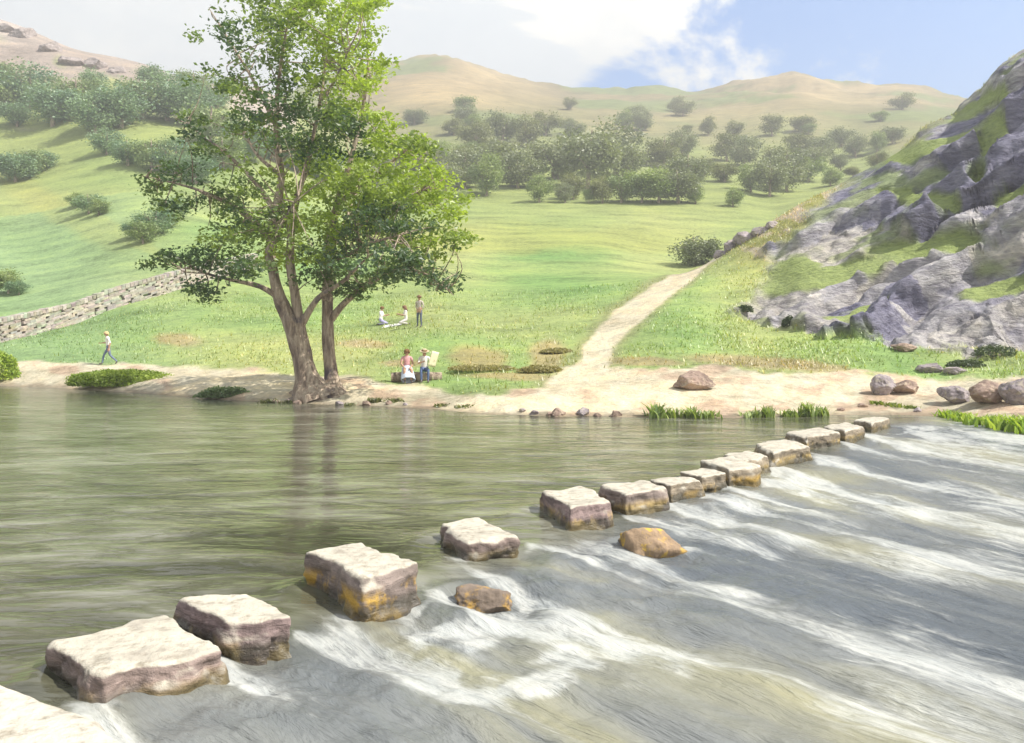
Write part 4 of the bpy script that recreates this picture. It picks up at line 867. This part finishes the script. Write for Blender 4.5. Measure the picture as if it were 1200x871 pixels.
# ------------------------------------------------------------------ people
PM = {}
def pm(name, col_, var=.18):
    if name not in PM: PM[name] = mat_plain(name, col_, .8, var, 20)
    return PM[name]
SKIN = ('skin', (.50, .31, .22))
def lrp(a, b, t): return tuple(a[i] + (b[i] - a[i]) * t for i in range(3))
def person(loc, rz, J, top, bottom, shoes, hair=None, hat=None, label='', sleeves=True, skirt=None, group=None, slim=1.0):
    """J: joint name -> position in metres, facing -Y; limbs named with l / r"""
    root = empty('person', loc, rz); tag(root, label, 'person', group)
    verts, rad, edges, segs, ix = [], [], [], [], {}
    def add(name, p, r): ix[name] = len(verts); verts.append(p); rad.append(r); return ix[name]
    def con(a, b, reg): edges.append((ix[a], ix[b])); segs.append((verts[ix[a]], verts[ix[b]], reg))
    add('pelvis', J['pelvis'], (.150 * slim, .115)); add('waist', lrp(J['pelvis'], J['chest'], .5), (.128 * slim, .10)); add('chest', J['chest'], (.160 * slim, .118)); add('neckb', lrp(J['chest'], J['neck'], .62), (.085, .075)); add('neck', J['neck'], (.052, .055))
    nk, hd = Vector(J['neck']), Vector(J['head']); ax = (hd - nk).normalized()
    add('jaw', tuple(nk.lerp(hd, .55)), (.066, .075)); add('head', tuple(hd), (.082, .098)); add('crown', tuple(hd + ax * .085), (.058, .07))
    con('pelvis', 'waist', 'top'); con('waist', 'chest', 'top'); con('chest', 'neckb', 'top'); con('neckb', 'neck', 'skin'); con('neck', 'jaw', 'skin'); con('jaw', 'head', 'skin'); con('head', 'crown', 'skin')
    for s in 'lr':
        S, E, Wr = J['sh' + s], J['el' + s], J['wr' + s]
        add('sh' + s, S, (.068, .064)); add('ua' + s, lrp(S, E, .5), (.052, .05)); add('el' + s, E, (.043, .042)); add('fa' + s, lrp(E, Wr, .45), (.042, .04)); add('wr' + s, Wr, (.028, .023))
        con('neckb', 'sh' + s, 'top'); con('sh' + s, 'ua' + s, 'top'); con('ua' + s, 'el' + s, 'top' if sleeves else 'skin'); con('el' + s, 'fa' + s, 'top' if sleeves == 2 else 'skin'); con('fa' + s, 'wr' + s, 'skin')
        d = (Vector(Wr) - Vector(E)).normalized(); sidev = d.cross(Vector((0, -1, .2))).normalized()
        palm = Vector(Wr) + d * .07; add('pa' + s, tuple(palm), (.036, .018)); con('wr' + s, 'pa' + s, 'skin')
        fw = Vector((0, -1, 0)); curl = (fw - d * fw.dot(d)); curl = curl.normalized() if curl.length > .1 else Vector((0, 0, -1))
        for k, (o_, ln) in enumerate(((-.027, .066), (-.009, .078), (.009, .074), (.027, .058))):
            b_ = palm + sidev * o_ + d * .02; m_ = b_ + d * ln * .55; t_ = m_ + d * ln * .35 + curl * ln * .3
            add(f'k{k}{s}', tuple(b_), (.010, .010)); add(f'm{k}{s}', tuple(m_), (.0085, .0085)); add(f't{k}{s}', tuple(t_), (.007, .007))
            con('pa' + s, f'k{k}{s}', 'skin'); con(f'k{k}{s}', f'm{k}{s}', 'skin'); con(f'm{k}{s}', f't{k}{s}', 'skin')
        tb_ = Vector(Wr) + d * .03 + sidev * .03; tt = tb_ + d * .045 + sidev * .028 + curl * .01
        add('th' + s, tuple(tb_), (.011, .011)); add('tt' + s, tuple(tt), (.009, .009)); con('wr' + s, 'th' + s, 'skin'); con('th' + s, 'tt' + s, 'skin')
        Hp, K, A = J['hip' + s], J['kn' + s], J['an' + s]; T = J['toe' + s]
        add('hip' + s, Hp, (.096, .10)); add('tg' + s, lrp(Hp, K, .5), (.08, .08)); add('kn' + s, K, (.057, .058)); add('ca' + s, lrp(K, A, .35), (.055, .055)); add('an' + s, A, (.042, .042)); add('toe' + s, T, (.042, .032))
        lr = 'skin' if bottom is None else 'bottom'
        con('pelvis', 'hip' + s, 'bottom'); con('hip' + s, 'tg' + s, 'bottom'); con('tg' + s, 'kn' + s, lr); con('kn' + s, 'ca' + s, lr); con('ca' + s, 'an' + s, lr); con('an' + s, 'toe' + s, 'shoe')
    me = bpy.data.meshes.new('tmp'); me.from_pydata(verts, edges, []); o = link('tmp', me)
    sk = o.modifiers.new('s', 'SKIN'); sk.use_smooth_shade = True
    for i, sv in enumerate(me.skin_vertices[0].data): sv.radius = rad[i]; sv.use_root = (i == 0)
    ss_ = o.modifiers.new('u', 'SUBSURF'); ss_.levels = 1; ss_.render_levels = 1
    bpy.context.view_layer.update(); dg = bpy.context.evaluated_depsgraph_get()
    body = bpy.data.meshes.new_from_object(o.evaluated_get(dg)); bpy.data.objects.remove(o); body.name = 'body'
    regs = {'skin': 0, 'top': 1, 'bottom': 2, 'shoe': 3}
    bm = bmesh.new(); bm.from_mesh(body)
    SA = np.array([s[0] for s in segs]); SB = np.array([s[1] for s in segs]); D = SB - SA; DD = (D * D).sum(1) + 1e-9; RG = [regs[s[2]] for s in segs]
    for f in bm.faces:
        c_ = np.array(f.calc_center_median()); t_ = np.clip(((c_ - SA) * D).sum(1) / DD, 0, 1); f.material_index = RG[int(np.argmin(np.linalg.norm(SA + D * t_[:, None] - c_, axis=1)))]; f.smooth = True
    # face: nose, eyes, mouth, ears in the same mesh
    fwd = (Vector((0, -1, 0)) - ax * ax.dot(Vector((0, -1, 0)))).normalized(); rt = fwd.cross(ax)
    if 'look' in J: fwd = Vector(J['look']).normalized(); fwd = (fwd - ax * ax.dot(fwd)).normalized(); rt = fwd.cross(ax)
    def lump(c_, r, mi, sc=(1, 1, 1)):
        nv = bmesh.ops.create_icosphere(bm, subdivisions=2, radius=r)['verts']
        for v in nv: q_ = v.co.copy(); v.co = c_ + rt * q_.x * sc[0] + fwd * q_.y * sc[1] + ax * q_.z * sc[2]
        for f in {f for v in nv for f in v.link_faces}: f.material_index = mi; f.smooth = True
    lump(hd + fwd * .098 + ax * -.022, .017, 0, (.7, 1, 1.4)); lump(hd + fwd * .088 + ax * -.058, .016, 5, (1.4, .4, .35))
    for s in (-1, 1): lump(hd + fwd * .084 + rt * s * .032, .011, 4, (1.2, .7, .8)); lump(hd + rt * s * .084 - ax * .012, .022, 0, (.4, .8, 1.3))
    mats_ = 0
    for m_ in (pm(*SKIN), pm(*top), pm(*(bottom or SKIN)), pm(*shoes), pm('eye', (.03, .025, .02)), pm('lips', (.35, .14, .12))): body.materials.append(m_)
    bm.to_mesh(body); bm.free()
    link('body', body, root)
    def shell(name, mat, fn, nu=20, nv=10):
        V_ = [fn(2 * math.pi * i / nu, j / (nv - 1)) for j in range(nv) for i in range(nu)]; F_ = [(j * nu + i, j * nu + (i + 1) % nu, (j + 1) * nu + (i + 1) % nu, (j + 1) * nu + i) for j in range(nv - 1) for i in range(nu)]
        me_ = mesh_np(name, np.array([tuple(v) for v in V_]), F_, [mat]); so = me_; ob = link(name, me_, root); md = ob.modifiers.new('t', 'SOLIDIFY'); md.thickness = .012; return ob
    if hair:
        hm, ln = hair
        def hf(a_, t_):
            back = .5 + .5 * math.cos(a_)                       # a=0 is the back of the head
            low = (.03 - .06 * back) * 1.0 - ln * max(0, back) ** 1.2
            ph = t_ * math.pi * .5; r_ = math.sin(min(ph * 1.25, math.pi / 2))
            zz_ = .105 * math.cos(ph * 1.0) ; z_ = zz_ if t_ < .72 else (.105 * math.cos(.72 * math.pi / 2)) + (low - .045) * (t_ - .72) / .28
            return hd + (-fwd * math.cos(a_) + rt * math.sin(a_)) * (.104 * r_ + .003) * (1.06 if abs(math.cos(a_)) > .5 else .98) + ax * (z_ + .005)
        shell('hair', pm(*hm), hf)
    if hat:
        prof = [(0, .135), (.05, .137), (.075, .128), (.092, .085), (.097, .055), (.15, .045), (.19, .052)]
        def htf(a_, t_):
            k_ = t_ * (len(prof) - 1); i = min(int(k_), len(prof) - 2); f_ = k_ - i; r_ = prof[i][0] + (prof[i + 1][0] - prof[i][0]) * f_; z_ = prof[i][1] + (prof[i + 1][1] - prof[i][1]) * f_
            return hd + (fwd * math.cos(a_) + rt * math.sin(a_)) * (r_ + .001) + ax * z_
        shell('hat', pm(*hat), htf, 24, 13)
    if skirt:
        mat_, A0, A1, r0, r1 = skirt; A0, A1 = Vector(A0), Vector(A1)
        def sf(a_, t_):
            c_ = A0.lerp(A1, t_); r_ = r0 + (r1 - r0) * t_ ** .7 + .015 * math.sin(a_ * 7) * t_
            ax_ = (A1 - A0).normalized(); e1 = Vector((1, 0, 0)); e2 = ax_.cross(e1).normalized(); return c_ + (e1 * math.cos(a_) * r_ * 1.1 + e2 * math.sin(a_) * r_ * .8)
        shell('skirt', pm(*mat_), sf, 28, 10)
    return root
def pose_stand(dx=0): return dict(pelvis=(0, 0, .95), chest=(0, .0, 1.28), neck=(0, -.005, 1.50), head=(0, -.02, 1.63), shl=(-.175, 0, 1.40), shr=(.175, 0, 1.40), ell=(-.25, .05, 1.13), elr=(.25, .05, 1.13), wrl=(-.12, -.04, .98), wrr=(.12, -.04, .98),
    hipl=(-.09, 0, .90), hipr=(.09, 0, .90), knl=(-.11, -.02, .50), knr=(.11, -.02, .50), anl=(-.12, .02, .09), anr=(.12, .02, .09), toel=(-.14, -.14, .035), toer=(.14, -.14, .035))
def pose_walk():
    d = pose_stand(); d.update(chest=(0, -.04, 1.28), neck=(0, -.07, 1.49), head=(0, -.10, 1.62), ell=(-.24, -.12, 1.16), wrl=(-.2, -.34, 1.14), elr=(.24, .12, 1.14), wrr=(.22, .06, .90),
        knl=(-.09, -.22, .52), anl=(-.09, -.30, .10), toel=(-.09, -.46, .06), knr=(.09, .10, .50), anr=(.09, .42, .19), toer=(.09, .34, .06)); return d
def pose_seat(arms='map', side=0):
    d = dict(pelvis=(0, 0, .52), chest=(0, -.03, .86), neck=(0, -.05, 1.07), head=(0, -.09, 1.20), shl=(-.175, -.03, .98), shr=(.175, -.03, .98),
        hipl=(-.10, -.04, .50), hipr=(.10, -.04, .50), knl=(-.14, -.46, .50), knr=(.14, -.46, .50), anl=(-.13, -.44, .09), anr=(.13, -.44, .09), toel=(-.14, -.60, .035), toer=(.14, -.60, .035))
    if arms == 'map': d.update(ell=(-.24, -.16, .76), elr=(.27, -.14, .76), wrl=(-.08, -.36, .82), wrr=(.34, -.36, .84))
    else: d.update(ell=(-.24, -.08, .74), elr=(.24, -.08, .74), wrl=(-.14, -.34, .60), wrr=(.12, -.34, .60))
    return d
def pose_ground(ln=1.0):
    return dict(pelvis=(0, 0, .16), chest=(0, -.03, .50), neck=(0, -.05, .71), head=(0, -.08, .84), shl=(-.17, -.03, .62), shr=(.17, -.03, .62), ell=(-.23, -.12, .38), elr=(.23, -.12, .38), wrl=(-.12, -.38, .42), wrr=(.12, -.38, .42),
        hipl=(-.1, -.04, .14), hipr=(.1, -.04, .14), knl=(-.13, -.40, .42), knr=(.13, -.40, .42), anl=(-.12, -.62, .09), anr=(.12, -.62, .09), toel=(-.13, -.78, .05), toer=(.13, -.78, .05))
def pose_kneel():
    d = pose_ground(); d.update(pelvis=(0, 0, .30), chest=(0, -.04, .64), neck=(0, -.06, .85), head=(0, -.10, .98), shl=(-.17, -.04, .76), shr=(.17, -.04, .76), ell=(-.22, -.14, .52), elr=(.22, -.14, .52), wrl=(-.1, -.40, .58), wrr=(.1, -.40, .58),
        hipl=(-.1, -.02, .26), hipr=(.1, -.02, .26), knl=(-.13, -.42, .10), knr=(.13, -.42, .10), anl=(-.12, .06, .06), anr=(.12, .06, .06), toel=(-.12, .22, .04), toer=(.12, .22, .04)); return d
WHITE = ('white_cloth', (.78, .76, .72)); JEANS = ('blue_denim', (.10, .15, .30)); DARK = ('dark_trousers', (.12, .14, .20)); SHOE = ('shoe', (.14, .12, .12))
HB = ('brown_hair', (.20, .11, .05)); HF = ('fair_hair', (.62, .48, .26)); HAT = ('straw_hat', (.52, .44, .30)); HATD = ('brown_hat', (.24, .18, .13)); PINK = ('pink_cloth', (.66, .36, .38)); LIL = ('lilac_cloth', (.42, .40, .60)); PALEB = ('pale_blue_cloth', (.50, .56, .68)); GREYT = ('beige_shirt', (.50, .44, .40))
g = spot(127, 428.5, 20, 60); person(g, math.radians(-72), pose_walk(), WHITE, ('slate_trousers', (.16, .20, .30)), SHOE, hair=(HF, .06), label='person in white shirt and slate trousers walking along the bank path', sleeves=True)
g = spot(479, 449, 20, 60)
bench = Vector((g.x + .28, g.y + .25, g.z))
person(Vector((bench.x - .38, bench.y - .1, g.z)), math.radians(14), pose_seat('lap'), PINK, None, SHOE, hair=(HB, .10), label='seated person with brown hair in pink top and long pale blue skirt', sleeves=False,
       skirt=(PALEB, (0, -.12, .60), (0, -.50, .10), .17, .26))
Jm = pose_seat('map'); Jm['look'] = (.5, -1, -.25)
man = Vector((bench.x + .32, bench.y - .1, g.z)); person(man, math.radians(8), Jm, WHITE, JEANS, SHOE, hair=(HB, .03), hat=HAT, label='seated person in straw hat, white shirt and blue jeans holding an open paper sheet', sleeves=True)
# what they sit on: a low log
v_, f_ = tube_np([(-1.0, 0, .21), (-.3, .03, .22), (.4, -.02, .215), (1.0, .01, .21)], [.20, .215, .21, .19], 14, 4, .08); cap = []
for k0, rr in ((0, range(14)), (len(v_) - 14, range(14))): pass
bm = bmesh.new(); [bm.verts.new(tuple(q_)) for q_ in v_]; bm.verts.ensure_lookup_table()
for f in f_: bm.faces.new([bm.verts[i] for i in f])
bm.faces.new([bm.verts[i] for i in range(13, -1, -1)]); bm.faces.new([bm.verts[len(v_) - 14 + i] for i in range(14)])
me = bpy.data.meshes.new('log'); bm.to_mesh(me); bm.free(); me.materials.append(M['bark']); o = link('fallen_log', me); o.location = (bench.x, bench.y, g.z - .02); o.rotation_euler = (0, 0, .1); tag(o, 'low brown log on the meadow edge that the couple sit on', 'log')
# the sheet of paper
V_, F_ = [], []
for i in range(9):
    for jx in range(7):
        a_ = (i / 8 - .5); V_.append((a_ * .52, -.05 * math.cos(a_ * 5) - .04 * abs(a_), (jx / 6 - .5) * .62))
for i in range(8):
    for jx in range(6): F_.append((i * 7 + jx, (i + 1) * 7 + jx, (i + 1) * 7 + jx + 1, i * 7 + jx + 1))
me = mesh_np('paper', V_, F_, [pm('paper', (.74, .68, .48), .1)]); o = link('paper_sheet', me); md = o.modifiers.new('t', 'SOLIDIFY'); md.thickness = .004
o.location = man + Vector((.42, -.36, .92)); o.rotation_euler = (math.radians(14), math.radians(8), math.radians(62)); tag(o, 'cream sheet of paper held open by the seated person in the straw hat', 'paper')
# upper group with their cloth
g = spot(446, 381.5, 30, 70); person(g, math.radians(75), pose_kneel(), WHITE, LIL, SHOE, hair=(HB, .05), label='person in white top and lilac trousers kneeling on the meadow, farther of two gatherings', sleeves=2)
g2 = spot(476, 380.5, 30, 70); person(g2, math.radians(-70), pose_kneel(), ('cream_cloth', (.74, .70, .66)), ('cream_trousers', (.66, .62, .60)), SHOE, hair=(('auburn_hair', (.22, .12, .08)), .24), label='person with long auburn hair in cream clothes sitting beside the standing man in a hat', sleeves=True)
g3 = spot(491.5, 384, 30, 70); person(g3, math.radians(-25), pose_stand(), GREYT, DARK, SHOE, hair=(HB, .02), hat=HATD, label='standing person in brown hat, beige shirt and dark trousers on the meadow slope', sleeves=2)
cx_, cy_ = (g.x + g2.x) / 2, (g.y + g2.y) / 2 - .25; V_, F_ = [], []
for i in range(15):
    for jx in range(9):
        x_, y_ = cx_ + (i / 14 - .5) * 1.15, cy_ + (jx / 8 - .5) * .9; V_.append((x_ - cx_, y_ - cy_, ground(x_, y_) + .03 + .015 * math.sin(i * 1.7 + jx) - ground(cx_, cy_)))
for i in range(14):
    for jx in range(8): F_.append((i * 9 + jx, (i + 1) * 9 + jx, (i + 1) * 9 + jx + 1, i * 9 + jx + 1))
me = mesh_np('cloth', V_, F_, [pm(*WHITE)]); o = link('picnic_cloth', me); o.location = (cx_, cy_, ground(cx_, cy_)); md = o.modifiers.new('t', 'SOLIDIFY'); md.thickness = .015; tag(o, 'white cloth spread on the grass between the two people sitting uphill', 'picnic cloth')

# ------------------------------------------------------------------ haze, light, sky, camera
zt = float(Z.max()) + 25
me = bpy.data.meshes.new('haze'); bm = bmesh.new(); bmesh.ops.create_cube(bm, size=1); bm.to_mesh(me); bm.free()
hz = link('haze', me); xw = float(np.abs(X).max()) + 30; hz.scale = (2 * xw, float(Yv.max()) + 80, zt + 3); hz.location = (0, (float(Yv.max()) + 80) / 2 - 40, (zt + 3) / 2 - 3.0)
k = N('haze_air'); pv = k.n('VolumePrincipled', None, Color=(.97, .98, 1.0), Density=.00120, Anisotropy=.2); me.materials.append(k.done(pv.outputs[0], 'Volume')); tag(hz, kind='stuff')

SUN = Vector((.62, -.20, .76)).normalized()
ld = bpy.data.lights.new('sun', 'SUN'); ld.energy = 4.4; ld.angle = math.radians(.53); ld.color = (1, .95, .86)
lo = bpy.data.objects.new('sun', ld); COL.objects.link(lo); lo.rotation_euler = (-SUN).to_track_quat('-Z', 'Y').to_euler(); lo.location = (40, -10, 60)

wd = bpy.data.worlds.new('World'); SC.world = wd; wd.use_nodes = True; nt = wd.node_tree; nt.nodes.clear()
class WN(N):
    def __init__(s, t): s.t = t
k = WN(nt); out = nt.nodes.new('ShaderNodeOutputWorld')
sky = k.n('TexSky', {'sky_type': 'NISHITA', 'sun_disc': False, 'sun_elevation': math.asin(SUN.z), 'sun_rotation': math.atan2(SUN.x, SUN.y), 'altitude': 200.0, 'air_density': 1.0, 'dust_density': 1.5, 'ozone_density': 1.0})
dirv = k.n('TexCoord').outputs['Generated']
n1 = k.noise(k.mapping(dirv, (1, 1, 1.9)), 3.2, 7, .58, .5); n2 = k.noise(k.mapping(dirv, (1, 1, 2.2), loc=(3, 1, 2)), 5.5, 6, .6, .3)
def lobe(px_, py_, a, b):
    d_ = Vector(((px_ - 600) / F, 1, (HY - py_) / F)).normalized()
    dp = k.n('VectorMath', {'operation': 'DOT_PRODUCT'}, **{'0': dirv, '1': tuple(d_)}).outputs['Value']
    return k.step(k.math('ADD', dp, k.math('MULTIPLY', k.math('SUBTRACT', n1, .5), .16)), math.cos(a), math.cos(b))
blue = k.math('MAXIMUM', lobe(980, 44, .20, .08), k.math('MULTIPLY', lobe(1080, 0, .16, .02), .8))
blue = k.math('MAXIMUM', blue, k.math('MULTIPLY', k.step(n1, .60, .76), .3))
grey = k.math('MAXIMUM', k.math('MULTIPLY', lobe(500, 45, .13, .01), .8), k.math('MULTIPLY', lobe(150, 30, .24, .02), .55))
cloud = k.mix(k.step(n2, .35, .68), (7.6, 7.8, 7.9, 1), (9.8, 9.6, 9.0, 1))
cloud = k.mix(grey, cloud, (6.6, 7.2, 7.8, 1))
skyb = k.mix(1., sky.outputs[0], (.36, 1.14, 1.85, 1), 'MULTIPLY')
hi = k.step(k.n('SeparateXYZ', None, Vector=dirv).outputs['Z'], .42, .66)          # cloud bank low over the hills, clearer overhead
blue = k.math('MAXIMUM', blue, k.math('MULTIPLY', hi, k.step(n1, .62, .42)))
colr = k.mix(hi, k.mix(blue, cloud, skyb), k.mix(k.math('MULTIPLY', blue, .9), (6.2, 6.4, 6.6, 1), sky.outputs[0]))
bg = k.n('Background', None, Color=colr, Strength=.07); nt.links.new(bg.outputs[0], out.inputs['Surface'])

cd = bpy.data.cameras.new('camera'); co = bpy.data.objects.new('camera', cd); COL.objects.link(co); SC.camera = co
co.location = (0, 0, EYE); co.rotation_euler = (math.radians(90), 0, 0); cd.sensor_width = 36; cd.lens = 36 * F / 1200; cd.shift_y = (HY - 435.5) / 1200; cd.clip_end = 6000; cd.clip_start = .05

SC.view_settings.view_transform = 'Standard'; SC.view_settings.look = 'None'; SC.view_settings.gamma = 1; SC.view_settings.exposure = .98
SC.render.engine = 'CYCLES'; SC.cycles.use_denoising = True; SC.cycles.max_bounces = 6; SC.cycles.volume_bounces = 0; SC.cycles.transmission_bounces = 3
SC.cycles.use_adaptive_sampling = True; SC.cycles.adaptive_threshold = .02
